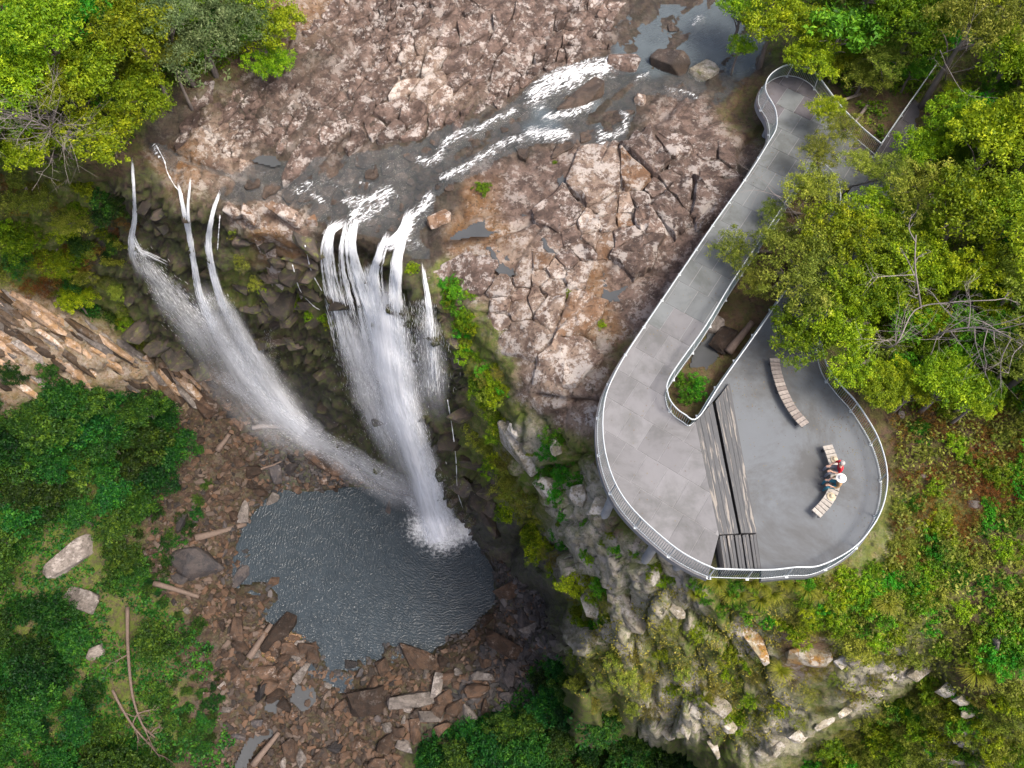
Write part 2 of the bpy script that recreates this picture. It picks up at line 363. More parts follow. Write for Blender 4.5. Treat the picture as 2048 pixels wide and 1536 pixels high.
ZC = [(700, 80, 160, 'pink'), (900, 60, 150, 'pink'), (850, 140, 120, 'pale'), (640, 200, 120, 'pink'), (1050, 80, 130, 'pink'), (1150, 60, 80, 'pink'), (620, 30, 70, 'ochre'), (560, -60, 100, 'ochre'),
 (420, 250, 60, 'pale'), (380, 320, 50, 'ochre'), (450, 340, 60, 'pale'), (520, 260, 60, 'pink'), (650, 280, 90, 'pink'), (420, 170, 60, 'soil'), (800, 260, 70, 'bed'), (620, 360, 70, 'bed'), (720, 370, 80, 'bed'), (850, 350, 80, 'bed'), (980, 270, 70, 'bed'), (1080, 220, 70, 'bed'), (1180, 180, 70, 'bed'), (560, 330, 60, 'bed'), (700, 330, 60, 'bed'), (470, 380, 40, 'bed'), (400, 210, 60, 'bed'), (350, 260, 40, 'bed'), (500, 230, 50, 'bed'), (600, 250, 50, 'bed'), (640, 120, 60, 'bed'), (1330, 300, 40, 'bed'), (1450, 340, 40, 'bed'), (700, 240, 40, 'bed'), (900, 290, 50, 'bed'), (560, 430, 40, 'pale'), (540, 500, 40, 'ochre'), (480, 440, 30, 'pale'),  # leftmost 'bed' patches put the tree shadow into the rock colour, beside real wet rock
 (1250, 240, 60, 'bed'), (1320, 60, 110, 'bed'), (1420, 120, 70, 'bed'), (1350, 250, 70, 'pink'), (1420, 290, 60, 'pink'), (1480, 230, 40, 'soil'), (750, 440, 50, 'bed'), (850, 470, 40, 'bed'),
 (1000, 370, 60, 'pink'), (960, 400, 40, 'ochre'), (1100, 360, 60, 'pink'), (1230, 400, 90, 'pale'), (1350, 370, 80, 'pink'), (1300, 480, 80, 'pink'), (1120, 450, 60, 'pink'), (950, 470, 50, 'ochre'), (980, 540, 70, 'pale'), (1080, 580, 80, 'pale'), (1180, 620, 60, 'ochre'), (1260, 600, 50, 'pink'), (1100, 700, 80, 'pale'), (1170, 770, 70, 'pale'),
 (910, 560, 30, 'mossy'), (950, 680, 40, 'mossy'), (1000, 740, 30, 'mossy'), (1000, 850, 50, 'heath'), (960, 900, 40, 'mossy'), (1060, 900, 40, 'spur'), (1120, 920, 50, 'heath'), (1160, 1000, 50, 'spur'), (1000, 960, 40, 'mossy'), (1060, 1000, 30, 'heath'),
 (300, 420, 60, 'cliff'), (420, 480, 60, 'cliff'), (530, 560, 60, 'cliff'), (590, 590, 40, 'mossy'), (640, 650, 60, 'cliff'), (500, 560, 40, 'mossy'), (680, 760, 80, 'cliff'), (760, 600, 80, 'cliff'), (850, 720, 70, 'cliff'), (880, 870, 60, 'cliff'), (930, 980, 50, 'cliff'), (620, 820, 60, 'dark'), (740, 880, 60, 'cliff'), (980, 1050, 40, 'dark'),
 (100, 420, 80, 'mossy'), (200, 480, 60, 'cliff'), (280, 560, 70, 'cliff'), (60, 520, 60, 'mossy'), (350, 640, 80, 'cliff'), (200, 590, 50, 'mossy'), (270, 660, 30, 'mossy'),
 (50, 640, 70, 'ridge'), (150, 700, 60, 'ridge'), (280, 740, 50, 'ridge'), (380, 750, 40, 'ridge'), (30, 760, 50, 'ridge'), (330, 780, 30, 'ridge'), (-200, 660, 150, 'ridge'),
 (100, 860, 80, 'wood'), (250, 870, 80, 'wood'), (50, 1000, 100, 'wood'), (200, 1000, 90, 'wood'), (100, 1150, 100, 'wood'), (100, 1350, 120, 'wood'), (280, 1250, 60, 'wood'), (200, 1450, 100, 'wood'), (-200, 1200, 200, 'wood'), (330, 1380, 50, 'wood'),
 (420, 850, 50, 'talus'), (480, 930, 60, 'talus'), (400, 970, 60, 'talus'), (340, 1050, 60, 'talus'), (350, 1150, 50, 'talus'), (450, 1130, 50, 'talus'), (560, 900, 50, 'dark'), (470, 1260, 70, 'talus'), (560, 1290, 50, 'soil'), (420, 1360, 70, 'talus'), (600, 1420, 80, 'talus'), (500, 1500, 80, 'talus'), (750, 1400, 80, 'talus'), (850, 1340, 70, 'talus'), (680, 1500, 80, 'talus'), (900, 1420, 70, 'dark'), (1000, 1290, 60, 'talus'), (1050, 1220, 60, 'dark'), (1060, 1330, 60, 'dark'), (1080, 1160, 40, 'dark'), (700, 1150, 130, 'talus'), (850, 1180, 120, 'talus'),
 (950, 1500, 90, 'wood'), (1100, 1450, 80, 'wood'), (1250, 1520, 90, 'wood'), (1130, 1360, 40, 'wood'), (1350, 1560, 80, 'wood'), (1100, 1700, 200, 'wood'), (600, 1700, 200, 'talus'),
 (1180, 1120, 40, 'spur'), (1240, 1160, 50, 'spur'), (1180, 1220, 30, 'heath'), (1160, 1270, 30, 'spur'), (1250, 1250, 50, 'spur'), (1320, 1150, 50, 'spur'), (1370, 1200, 50, 'spur'), (1450, 1200, 50, 'heath'), (1550, 1200, 60, 'heath'), (1500, 1270, 30, 'spur'), (1620, 1310, 40, 'ochre'), (1350, 1290, 60, 'heath'), (1220, 1370, 50, 'heath'), (1380, 1400, 50, 'spur'), (1330, 1440, 40, 'spur'), (1480, 1380, 60, 'heath'), (1560, 1440, 60, 'spur'), (1700, 1380, 50, 'spur'), (1650, 1390, 50, 'heath'), (1800, 1335, 30, 'spur'),
 (1700, 1240, 80, 'heath'), (1850, 1200, 80, 'heath'), (1980, 1200, 80, 'soil'), (1720, 1500, 80, 'heath'), (1850, 1420, 60, 'heath'), (1900, 1480, 60, 'spur'), (1960, 1380, 50, 'soil'), (2048, 1400, 60, 'heath'), (1650, 1560, 100, 'heath'), (1950, 1650, 200, 'heath'),
 (1850, 900, 80, 'soil'), (1980, 900, 90, 'soil'), (1850, 1050, 80, 'heath'), (2048, 1050, 90, 'soil'), (2250, 900, 200, 'wood'),
 (1300, 760, 90, 'soil'), (1300, 950, 90, 'soil'), (1500, 950, 150, 'soil'), (1480, 620, 50, 'soil'), (1400, 700, 40, 'soil'), (1560, 480, 60, 'soil'), (1640, 360, 50, 'soil'), (1560, 230, 50, 'soil'), (1720, 230, 50, 'soil'), (1850, 300, 70, 'soil'), (1700, 60, 100, 'wood'), (1950, 100, 120, 'wood'), (1980, 350, 100, 'wood'), (1850, 500, 100, 'wood'), (1750, 650, 80, 'wood'), (1980, 650, 120, 'wood'), (2250, 300, 200, 'wood'), (1550, 40, 50, 'wood'),
 (100, 60, 150, 'wood'), (250, 150, 80, 'wood'), (60, 250, 80, 'wood'), (400, 40, 90, 'soil'), (-200, 100, 200, 'wood'), (220, 290, 40, 'soil'), (300, -200, 200, 'wood')]
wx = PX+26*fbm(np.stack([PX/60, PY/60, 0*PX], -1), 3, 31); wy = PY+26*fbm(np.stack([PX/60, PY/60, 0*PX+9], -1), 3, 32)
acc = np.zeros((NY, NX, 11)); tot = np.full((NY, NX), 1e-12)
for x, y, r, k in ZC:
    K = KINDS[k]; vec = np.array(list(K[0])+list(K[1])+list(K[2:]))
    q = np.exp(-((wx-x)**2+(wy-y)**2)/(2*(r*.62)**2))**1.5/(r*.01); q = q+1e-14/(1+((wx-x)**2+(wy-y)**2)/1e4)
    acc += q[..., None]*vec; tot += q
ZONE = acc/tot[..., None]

# displaced surface
P0 = un_w(PX, PY, W)
def normals(P):
    dx = np.gradient(P, axis=1); dy = np.gradient(P, axis=0); n = np.cross(dy, dx); n /= np.linalg.norm(n, axis=-1)[..., None]+1e-9
    return n
NRM = normals(P0)
amp, frq = ZONE[..., 6], ZONE[..., 7]
steep = 1-np.clip(NRM[..., 2], 0, 1)
q = P0*.5
d = fbm(q*np.array([1, 1, .6])*.9, 5, 3, .55)*.55+ridged(q*1.3, 4, 11)*.35+.30*ridged(q*4.2, 3, 15)
strat = np.sin((P0[..., 2]+.8*fbm(P0*.2, 2, 40))*2.2)*.18*np.clip(steep*2, 0, 1)
DISP = amp*(d+strat)*(1+.7*steep)
deckmask = np.clip(segdist(PX, PY, [(1480, 930), (1480, 930.1)])-250, 0, 60)/60
poolm = inpoly(PX, PY, POOL)
DISP = np.where(poolm, np.minimum(DISP, .1)*.5, DISP)*np.clip(.35+.65*deckmask, 0, 1)
# fractured bedrock of the stream shelf: tilted plates, open joints, a few long cracks
SHELF = [(255, 345), (330, 300), (360, 180), (560, 130), (640, -300), (1500, -300), (1500, 150), (1545, 290), (1420, 480), (1240, 700), (1195, 840), (1200, 900), (1060, 830), (990, 800)] + [q[:2] for q in LIP[::-1][4:]]
sm = blur(inpoly(PX, PY, SHELF).astype(float), 4)
def plates(scale, aniso, ang, seed, hgt, crack, warp=.35):
    ca, sa = math.cos(ang), math.sin(ang); u = (PX*ca+PY*sa)/(scale*aniso); v = (-PX*sa+PY*ca)/scale
    u = u+warp*fbm(np.stack([PX/scale/2, PY/scale/2, 0*PX], -1), 3, seed+5); v = v+warp*fbm(np.stack([PX/scale/2, PY/scale/2, 0*PX+4], -1), 3, seed+6)
    f1, f2, h_ = worley(u, v, seed); return (h_-.5)*hgt-crack*np.exp(-((f2-f1)/.09)**2), f2-f1
up = np.clip((430-PY-.25*(PX-900))/160, 0, 1)                 # upper part: small slanting ribs; lower right: big slabs
pa, e1 = plates(30, 2.6, math.radians(-40), 201, .34, .22); pb, e2 = plates(84, 1.5, math.radians(-28), 211, .34, .17); pc, e3 = plates(26, 1.3, math.radians(-20), 221, .12, .10)
bed = pa*up+(pb+pc*.45)*(1-up)+.35*up*ridged(np.stack([(PX*.77-PY*.64)/150, (PX*.64+PY*.77)/46, 0*PX], -1), 3, 231)
CRK = [([(1215, 318), (1255, 348), (1320, 385), (1432, 392)], 7, .8), ([(1172, 300), (1178, 345), (1172, 380), (1120, 402), (1085, 430)], 7, .5), ([(885, 490), (960, 478), (1040, 450), (1085, 428)], 6, .4), ([(1000, 535), (1060, 565), (1110, 615), (1190, 690)], 4, .35), ([(955, 625), (1050, 640), (1150, 590)], 4, .4),
       ([(1080, 790), (1130, 800), (1195, 800)], 5, .5), ([(1040, 690), (1105, 760)], 4, .35), ([(335, 300), (430, 345), (500, 360)], 6, .35), ([(380, 240), (470, 320), (520, 340)], 6, .4), ([(420, 200), (520, 270), (580, 330)], 5, .35), ([(600, 200), (720, 270)], 5, .3), ([(650, 90), (760, 180), (820, 190)], 4, .3)]
for ln, w_, dp in CRK: bed = bed-dp*np.exp(-(segdist(PX+8*fbm(np.stack([PX/20, PY/20, 0*PX], -1), 2, 9), PY, ln)/w_)**2)
DISP = DISP*(1-.45*sm)+sm*bed*np.where(ZONE[..., 9] > .3, .55, 1.)
SPURM = blur(inpoly(PX, PY, [(990, 800), (1060, 830), (1200, 905), (1300, 1080), (1420, 1165), (1520, 1260), (1560, 1440), (1480, 1560), (1390, 1525), (1290, 1470), (1140, 1420), (1125, 1315), (1100, 1195), (1040, 1090), (1035, 970)]).astype(float), 4)
ps, e4 = plates(44, 2.8, math.radians(62), 241, .9, .55); ps2, e5 = plates(20, 1.8, math.radians(62), 251, .3, .2)
DISP = DISP*(1-.5*SPURM)+SPURM*(ps+ps2)
ZONE[..., 10] = np.clip(ZONE[..., 10]+SPURM*.45*np.exp(-(np.minimum(e4, 1)/.22)**2), 0, 1)
shore = np.exp(-(segdist(PX, PY, POOL+POOL[:1])/20)**2); ZONE[..., 9] = np.maximum(ZONE[..., 9], .95*shore)
ZONE[..., 8] *= 1-.85*sm*np.exp(-(np.minimum(np.where(up > .5, e1, e2), 1)/.12)**2)
PT = P0+NRM*DISP[..., None]
PT[..., 2] = np.where(poolm, np.minimum(PT[..., 2], -40.35), PT[..., 2])
# keep the bare ground below the paving
PAVE_XY = None

def zone_of():
    z = np.zeros((NY, NX), int)                                  # 0 hillside
    z[:] = 0
    shelf = [(255, 345), (330, 300), (360, 180), (560, 130), (640, -300), (1500, -300), (1500, 150), (1545, 290), (1420, 480), (1240, 700), (1195, 840), (1200, 900), (1060, 830), (990, 800)] + [q[:2] for q in LIP[::-1][4:]]
    gorge = [(-400, 830), (0, 815), (300, 800), (430, 770), (520, 805), (600, 850), (770, 958), (885, 1012), (965, 1088), (1025, 1105), (1100, 1195), (1125, 1315), (1140, 1420), (1290, 1470), (1390, 1525), (1480, 1620), (1600, 1900), (-400, 1900)]
    cliff = [(-400, 310), (0, 320), (150, 330), (255, 342)] + [q[:2] for q in LIP[1:]] + [(1075, 1060), (1040, 1090), (1010, 1108)] + [q[:2] for q in BASE[::-1]] + [(430, 770), (300, 800), (0, 815), (-400, 830)]
    spur = [(990, 800), (1060, 830), (1200, 905), (1300, 1080), (1500, 1160), (1700, 1120), (1790, 1150), (2500, 1180), (2500, 1900), (1600, 1900), (1480, 1620), (1390, 1525), (1290, 1470), (1140, 1420), (1125, 1315), (1100, 1195), (1040, 1090), (1075, 1060), (1035, 970)]
    z[inpoly(PX, PY, spur)] = 1; z[inpoly(PX, PY, shelf)] = 2; z[inpoly(PX, PY, cliff)] = 3; z[inpoly(PX, PY, gorge)] = 4
    return z
ZID = zone_of()
ZN = ['hillside', 'spur', 'rock_shelf', 'cliff', 'gorge_floor']
ROCK_T = rock_mat('ground_rock', None, None, (.36, .32, .285), att=True, dark=(.022, .018, .015))
STRUCT = {}
def build_terrain():
    idx = np.arange(NX*NY).reshape(NY, NX)
    quads = np.stack([idx[:-1, :-1], idx[1:, :-1], idx[1:, 1:], idx[:-1, 1:]], -1).reshape(-1, 4)
    zq = ZID[:-1, :-1].reshape(-1)
    V = PT.reshape(-1, 3); Z = ZONE.reshape(-1, 11)
    for k, nm in enumerate(ZN):
        fq = quads[zq == k]; used, inv = np.unique(fq, return_inverse=True)
        me = mesh(nm, V[used], inv.reshape(-1, 4), [ROCK_T], True)
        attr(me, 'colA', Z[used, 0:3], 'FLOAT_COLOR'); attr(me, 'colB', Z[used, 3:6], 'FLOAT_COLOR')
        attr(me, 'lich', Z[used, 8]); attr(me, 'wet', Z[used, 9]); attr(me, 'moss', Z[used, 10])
        STRUCT[nm] = obj(nm, me, kind='structure')
    return BVHTree.FromPolygons([tuple(v) for v in V.tolist()], quads.tolist())
BVH = build_terrain()
def ground(px, py, lift=0.):
    """point on the displaced ground seen at a pixel"""
    p = gsamp(PT, px, py).copy(); p[..., 2] += lift
    return p
def gray(px, py):
    d = ray(px, py); h = BVH.ray_cast(Vector((0, 0, H)), Vector(d))
    return (np.array(h[0]), np.array(h[1])) if h[0] is not None else (ground(px, py), np.array([0, 0, 1.]))

# ------------------------------------------------------------------ water
def water_mat(name, col, foam=True, alpha=.8, rough=.12, ring=None, bs=.5):
    t = NT(name); p = t.pos(); c = t.mix(t.noise(.8, 3, .5, p), tuple(q*.75 for q in col), tuple(q*1.25 for q in col))
    t.b.inputs['IOR'].default_value = 1.33; t.b.inputs['Roughness'].default_value = rough
    if foam:
        s0 = t.n('ShaderNodeMapping'); t.l(p, s0.inputs[0]); s0.inputs['Rotation'].default_value = (0, 0, -.58); s = t.n('ShaderNodeMapping'); t.l(s0.outputs[0], s.inputs[0]); s.inputs['Scale'].default_value = (.42, 1.5, 1)
        n = t.noise(5.5, 7, .7, s.outputs[0], 1.0); fo = t.att('foam')
        k = t.rng(t.math('ADD', t.math('MULTIPLY', fo, .25), n), .63, .86)
        c = t.mix(k, c, (.80, .82, .82)); t.l(t.math('ADD', t.math('MULTIPLY', k, .5), rough), t.b.inputs['Roughness'])
        t.l(t.math('MAXIMUM', k, t.math('MULTIPLY', t.att('op'), alpha)), t.b.inputs['Alpha'])
        t.bump(t.math('ADD', t.noise(6, 4, .6, s.outputs[0]), t.math('MULTIPLY', k, .8)), .5, .08)
    else:
        nn = t.noise(.35, 3, .5, p); w = t.n('ShaderNodeTexWave', wave_type='RINGS', rings_direction='Z', wave_profile='SIN')
        mp = t.n('ShaderNodeMapping'); t.l(p, mp.inputs[0]); mp.inputs['Location'].default_value = tuple(-q for q in ring)
        t.l(mp.outputs[0], w.inputs['Vector']); w.inputs['Scale'].default_value = 1.15; w.inputs['Distortion'].default_value = 16; w.inputs['Detail'].default_value = 4; w.inputs['Detail Scale'].default_value = .9; w.inputs['Detail Roughness'].default_value = .65
        n2 = t.noise(3.4, 4, .6, p, .8)
        h = t.math('ADD', t.math('MULTIPLY', w.outputs['Fac'], t.rng(nn, .3, .65, .3, .9)), t.math('MULTIPLY', n2, 1.1))
        t.bump(h, bs*.9, .10)
        k = t.rng(t.math('ADD', t.math('MULTIPLY', t.att('foam'), .42), t.noise(3.0, 8, .78, p, .4)), .60, 1.06); c = t.mix(k, c, (.80, .83, .84))
    t.set(col=c); return t.m
W_STREAM = water_mat('stream_water', (.085, .105, .115), True)
FOAM = [  # white water along the stream: (line, width px, strength)
 ([(1210, 138), (1150, 152), (1100, 170), (1070, 195)], 19, 1.15), ([(1180, 150), (1120, 175), (1080, 190)], 15, 1.1), ([(1195, 150), (1198, 185), (1180, 210), (1150, 230), (1095, 240)], 8, 1.05),
 ([(1130, 275), (1090, 275), (1060, 272)], 12, 1.1), ([(1060, 278), (1010, 290), (985, 305), (955, 325), (920, 345), (885, 360)], 8, 1.0), ([(1028, 225), (1015, 235), (990, 240), (960, 262)], 6, 1.0),
 ([(955, 262), (915, 275), (890, 290), (880, 310)], 8, 1.0), ([(880, 320), (850, 330), (838, 326)], 8, 1.05), ([(1240, 230), (1252, 240), (1248, 262), (1225, 275), (1200, 280)], 6, .95), ([(1198, 268), (1200, 290)], 7, 1.),
 ([(1270, 165), (1295, 155)], 5, .9), ([(1330, 180), (1365, 188), (1390, 200)], 4, .8), ([(1400, 40), (1385, 55)], 6, .7),
 ([(775, 390), (740, 405), (715, 430), (700, 470)], 13, 1.05), ([(695, 405), (735, 405)], 10, .95), ([(770, 410), (730, 440), (712, 450)], 9, 1.0), ([(620, 375), (600, 385)], 12, .8), ([(630, 395), (645, 408)], 6, .9), ([(860, 400), (845, 420), (825, 440), (812, 480)], 10, 1.1), ([(740, 375), (720, 370)], 6, .8),
 ([(690, 380), (640, 360)], 10, .45), ([(780, 340), (740, 330)], 10, .4), ([(560, 360), (520, 350)], 10, .35), ([(310, 300), (330, 345)], 5, .9), ([(330, 345), (365, 385)], 5, .7), ([(1240, 270), (1220, 300), (1180, 330)], 8, .3), ([(870, 470), (815, 500)], 10, .7)]
STREAM = [[(1228, 60), (1290, 15), (1380, 18), (1450, -20), (1520, 20), (1540, 100), (1500, 150), (1440, 210), (1400, 220), (1330, 190), (1280, 190), (1262, 250), (1240, 285), (1205, 300), (1180, 340), (1165, 330), (1185, 295),
           (1140, 285), (1070, 292), (1010, 310), (960, 345), (890, 375), (872, 400), (860, 430), (835, 470), (850, 500), (860, 520), (800, 510), (760, 497), (700, 482), (655, 472), (640, 440), (600, 420), (520, 400), (470, 410), (400, 370), (340, 340), (300, 300), (320, 290), (380, 330),
           (470, 340), (560, 330), (640, 320), (740, 310), (840, 290), (880, 262), (960, 240), (1030, 205), (1060, 180), (1100, 150), (1170, 130), (1220, 120)],
          [(975, 495), (1010, 515), (1035, 510), (1055, 525), (1040, 545), (1010, 550), (990, 530)], [(1205, 545), (1240, 565), (1260, 580), (1235, 600), (1205, 598), (1212, 570)], [(985, 440), (1030, 430), (1035, 445), (1000, 460), (975, 470), (905, 478), (940, 455)],
          [(1045, 425), (1080, 420), (1085, 430), (1055, 436)], [(1120, 355), (1160, 345), (1185, 370), (1165, 380), (1130, 372)], [(1085, 480), (1110, 495), (1120, 520), (1095, 505)],
          [(480, 290), (540, 300), (560, 330), (510, 325)], [(1392, 700), (1420, 668), (1440, 665), (1436, 705), (1415, 735), (1385, 728)], [(540, 1425), (560, 1432), (545, 1465), (520, 1480), (505, 1500), (490, 1530), (470, 1540), (500, 1480), (520, 1455)], [(595, 1370), (625, 1375), (630, 1400), (605, 1420), (585, 1400)], [(535, 1395), (560, 1405), (552, 1425), (530, 1420)]]
SLAB_AVOID = []
def sheet(name, poly, step, lift, material, flatz=None, smoothk=True, foam=True, label=None):
    xs = [q[0] for q in poly]; ys = [q[1] for q in poly]
    gx = np.arange(min(xs)-step, max(xs)+2*step, step); gy = np.arange(min(ys)-step, max(ys)+2*step, step); X, Y = np.meshgrid(gx, gy)
    wob = fbm(np.stack([X/18, Y/18, 0*X], -1), 3, 77)*7; wob2 = fbm(np.stack([X/18, Y/18, 0*X+5], -1), 3, 78)*7
    ins = inpoly(X+wob, Y+wob2, poly)
    if flatz is not None: P = un_z(X, Y, np.full(X.shape, flatz))
    else: P = un_w(X, Y, gsamp(WS, X, Y)); 
    if flatz is None:
        fo = np.zeros(X.shape)
        for ln, w, s_ in FOAM: fo = np.maximum(fo, s_*np.exp(-(segdist(X+wob*.6, Y+wob2*.6, ln)/(w*1.5))**2))
        P[..., 2] += lift+.03*fbm(P*1.5, 2, 5)+.20*np.clip(fo, 0, 1)**.7
    idx = np.arange(X.size).reshape(X.shape)
    qd = np.stack([idx[:-1, :-1], idx[1:, :-1], idx[1:, 1:], idx[:-1, 1:]], -1)
    keep = ins[:-1, :-1] | ins[1:, 1:] | ins[1:, :-1] | ins[:-1, 1:]
    qd = qd[keep].reshape(-1, 4); used, inv = np.unique(qd, return_inverse=True)
    me = mesh(name, P.reshape(-1, 3)[used], inv.reshape(-1, 4), [material], True)
    if foam:
        fo = np.zeros(X.shape)
        for ln, w, s in FOAM: fo = np.maximum(fo, s*np.exp(-(segdist(X+wob*.6, Y+wob2*.6, ln)/(w*1.5))**2))
        attr(me, 'foam', fo.reshape(-1)[used]); attr(me, 'op', np.clip(gsamp(OPQ, X, Y), 0, 1).reshape(-1)[used])
    o = obj(name, me, kind='structure')
    if label: o['label'] = label
    return o
WS = blur(W, 10)
_td = 1/(-((PT-np.array([0, 0, H]))@M)[..., 2])           # inverse depth of the displaced ground
for _ in range(6):
    _p = np.pad(_td, 1, mode='edge'); _td = np.max([_p[1:-1, 1:-1], _p[:-2, 1:-1], _p[2:, 1:-1], _p[1:-1, :-2], _p[1:-1, 2:]], 0)
WD = np.maximum(blur(_td, 8), W)
OPQ = np.where(inpoly(PX, PY, [(1225, 60), (1290, 10), (1540, -40), (1560, 110), (1480, 160), (1400, 130), (1300, 160), (1230, 140)]), 1.0, .32)
OPQ = np.maximum(OPQ, np.exp(-(segdist(PX, PY, [(1060, 262), (1110, 262), (1080, 230)])/22)**2)*1.1); OPQ = np.maximum(OPQ, np.exp(-(segdist(PX, PY, [(1190, 210), (1200, 260)])/12)**2))
OPQ = blur(OPQ, 3)
sheet('stream', STREAM[0], 4, .10, W_STREAM)
W_POOLS = water_mat('puddle_water', (.06, .064, .066), False, rough=.05, ring=(0, 0, -3), bs=.06)
for q in STREAM[1:]:
    c = np.mean(q, 0); hi_ = .22 if c[1] > 1200 else .02; zz = float(np.median(gsamp(PT, [a[0] for a in q], [a[1] for a in q])[:, 2]))+hi_
    sheet('rock_pool', [tuple(c+(np.array(a)-c)*1.06) for a in q], 3, 0, W_POOLS, flatz=zz, foam=False)
ringc = un_z(885., 1062., -40.)
W_PLUNGE = water_mat('plunge_water', (.031, .042, .051), False, rough=.10, ring=tuple(ringc))
big = [(440, 1000), (520, 940), (700, 930), (900, 985), (1010, 1080), (1030, 1200), (960, 1290), (880, 1330), (780, 1350), (700, 1385), (630, 1350), (560, 1280), (500, 1230), (430, 1190), (440, 1080)]
FOAM += [([(850, 1055), (885, 1075), (930, 1052)], 24, 1.15), ([(820, 1000), (850, 1040)], 9, .7), ([(940, 1050), (960, 1090)], 6, .6)]
sheet('plunge_pool', big, 6, 0, W_PLUNGE, flatz=-40.0)

# ------------------------------------------------------------------ falling water: droplets and streaks, each a sliver of real geometry
t = NT('falling_water'); t.set(col=(.93, .95, .96), rough=.55); t.b.inputs['Transmission Weight'].default_value = 0.0
tr = t.n('ShaderNodeBsdfTranslucent'); tr.inputs[0].default_value = (.93, .95, .97, 1); mx = t.n('ShaderNodeMixShader'); mx.inputs[0].default_value = .45
t.l(t.b.outputs[0], mx.inputs[1]); t.l(tr.outputs[0], mx.inputs[2]); t.l(mx.outputs[0], t.out.inputs['Surface'])
M_FALL = t.m
def slivers(P, T, L, R):
    """elongated bent slivers at P along unit T, length L, radius R"""
    n = len(P); a = rng.normal(size=(n, 3)); s = np.cross(T, a); s /= np.linalg.norm(s, axis=1)[:, None]+1e-9; u = np.cross(T, s)
    L = L[:, None]; R = R[:, None]
    v = np.stack([P-T*L*.5, P+s*R+u*R*.3, P+T*L*.5, P-s*R+u*R*.3], 1).reshape(-1, 3)
    return v, (np.arange(n)*4)[:, None]+np.arange(4)[None]
def fall_path(path, n, wid, lift, jit=.15, fade=False, cl=0, seed=0):
    """n points scattered about a pixel path; wid and lift are (start, end) in px and m"""
    C = spline(path, 80); s = rng.beta(1.15, 1.45, n) if cl else (rng.beta(1.3, 1.5, n) if fade else rng.beta(1.25, .95, n))
    x = np.interp(s, np.linspace(0, 1, 80), C[:, 0]); y = np.interp(s, np.linspace(0, 1, 80), C[:, 1])
    tg = np.gradient(C, axis=0); tg /= np.linalg.norm(tg, axis=1)[:, None]
    tx = np.interp(s, np.linspace(0, 1, 80), tg[:, 0]); ty = np.interp(s, np.linspace(0, 1, 80), tg[:, 1])
    w = np.interp(s, np.linspace(0, 1, len(wid)), wid)
    if cl:   # gather into filaments that wander
        fil = rng.integers(0, cl, n); base = rng.normal(size=cl)[fil]
        o = (base+.35*fbm(np.stack([s*6, fil*3.7, 0*s], -1), 2, seed)+rng.normal(size=n)*.16)*w
    else: o = rng.normal(size=n)*w
    x2, y2 = x-ty*o, y+tx*o
    li = np.interp(s, np.linspace(0, 1, len(lift)), lift)
    def at(xx, yy): 
        p = un_w(xx, yy, gsamp(WD, xx, yy)); d = np.array([0, 0, H])-p; d /= np.linalg.norm(d, axis=1)[:, None]
        return p+d*(li+rng.normal(size=n)*0)[:, None]
    A = at(x2-tx*3, y2-ty*3); B = at(x2+tx*3, y2+ty*3); P = (A+B)/2
    d = np.array([0, 0, H])-P; d /= np.linalg.norm(d, axis=1)[:, None]; P = P+d*(np.abs(rng.normal(size=n))*jit*(.3+s))[:, None]
    T = B-A; T += rng.normal(size=T.shape)*.03*np.linalg.norm(T, axis=1)[:, None]; T /= np.linalg.norm(T, axis=1)[:, None]
    return P, T, s
def water_part(name, parent, jobs, MUL=1.0):
    V, Fc, k = [], [], 0
    for (path, n, wid, lift, L, R, kw) in jobs:
        R = R*(.75 if kw.get('cl') else .5 if kw.get('fade') else .6); n = int(n*(.6 if kw.get('cl') else .22 if kw.get('fade') else .14))
        P, T, s = fall_path(path, n, wid, lift, **kw)
        v, f = slivers(P, T, L*(.4+rng.random(n)*1.2), R*(.5+rng.random(n)))
        V.append(v); Fc.append(f+k); k += len(v)
    return obj(name, mesh(name, np.vstack(V), np.vstack(Fc), [M_FALL]), parent)
D = dict
t = NT('water_veil'); cu = t.n('ShaderNodeCombineXYZ'); t.l(t.att('uu'), cu.inputs[0]); t.l(t.att('ss'), cu.inputs[1]); t.l(t.att('sd'), cu.inputs[2])
st = t.noise(1.0, 6, .62, cu.outputs[0], .35); al = t.math('MULTIPLY', t.att('op'), t.rng(st, .30, .66, .62, 1.3))
t.set(col=(.96, .97, .98), rough=.6); t.b.inputs['Specular IOR Level'].default_value = .2
tr = t.n('ShaderNodeBsdfTranslucent'); tr.inputs[0].default_value = (.96, .98, .99, 1); mx = t.n('ShaderNodeMixShader'); mx.inputs[0].default_value = .4; t.l(t.b.outputs[0], mx.inputs[1]); t.l(tr.outputs[0], mx.inputs[2])
tp = t.n('ShaderNodeBsdfTransparent'); m2 = t.n('ShaderNodeMixShader'); cl_ = t.n('ShaderNodeClamp'); t.l(al, cl_.inputs[0]); t.l(cl_.outputs[0], m2.inputs[0]); t.l(tp.outputs[0], m2.inputs[1]); t.l(mx.outputs[0], m2.inputs[2]); t.l(m2.outputs[0], t.out.inputs['Surface']); M_VEIL = t.m
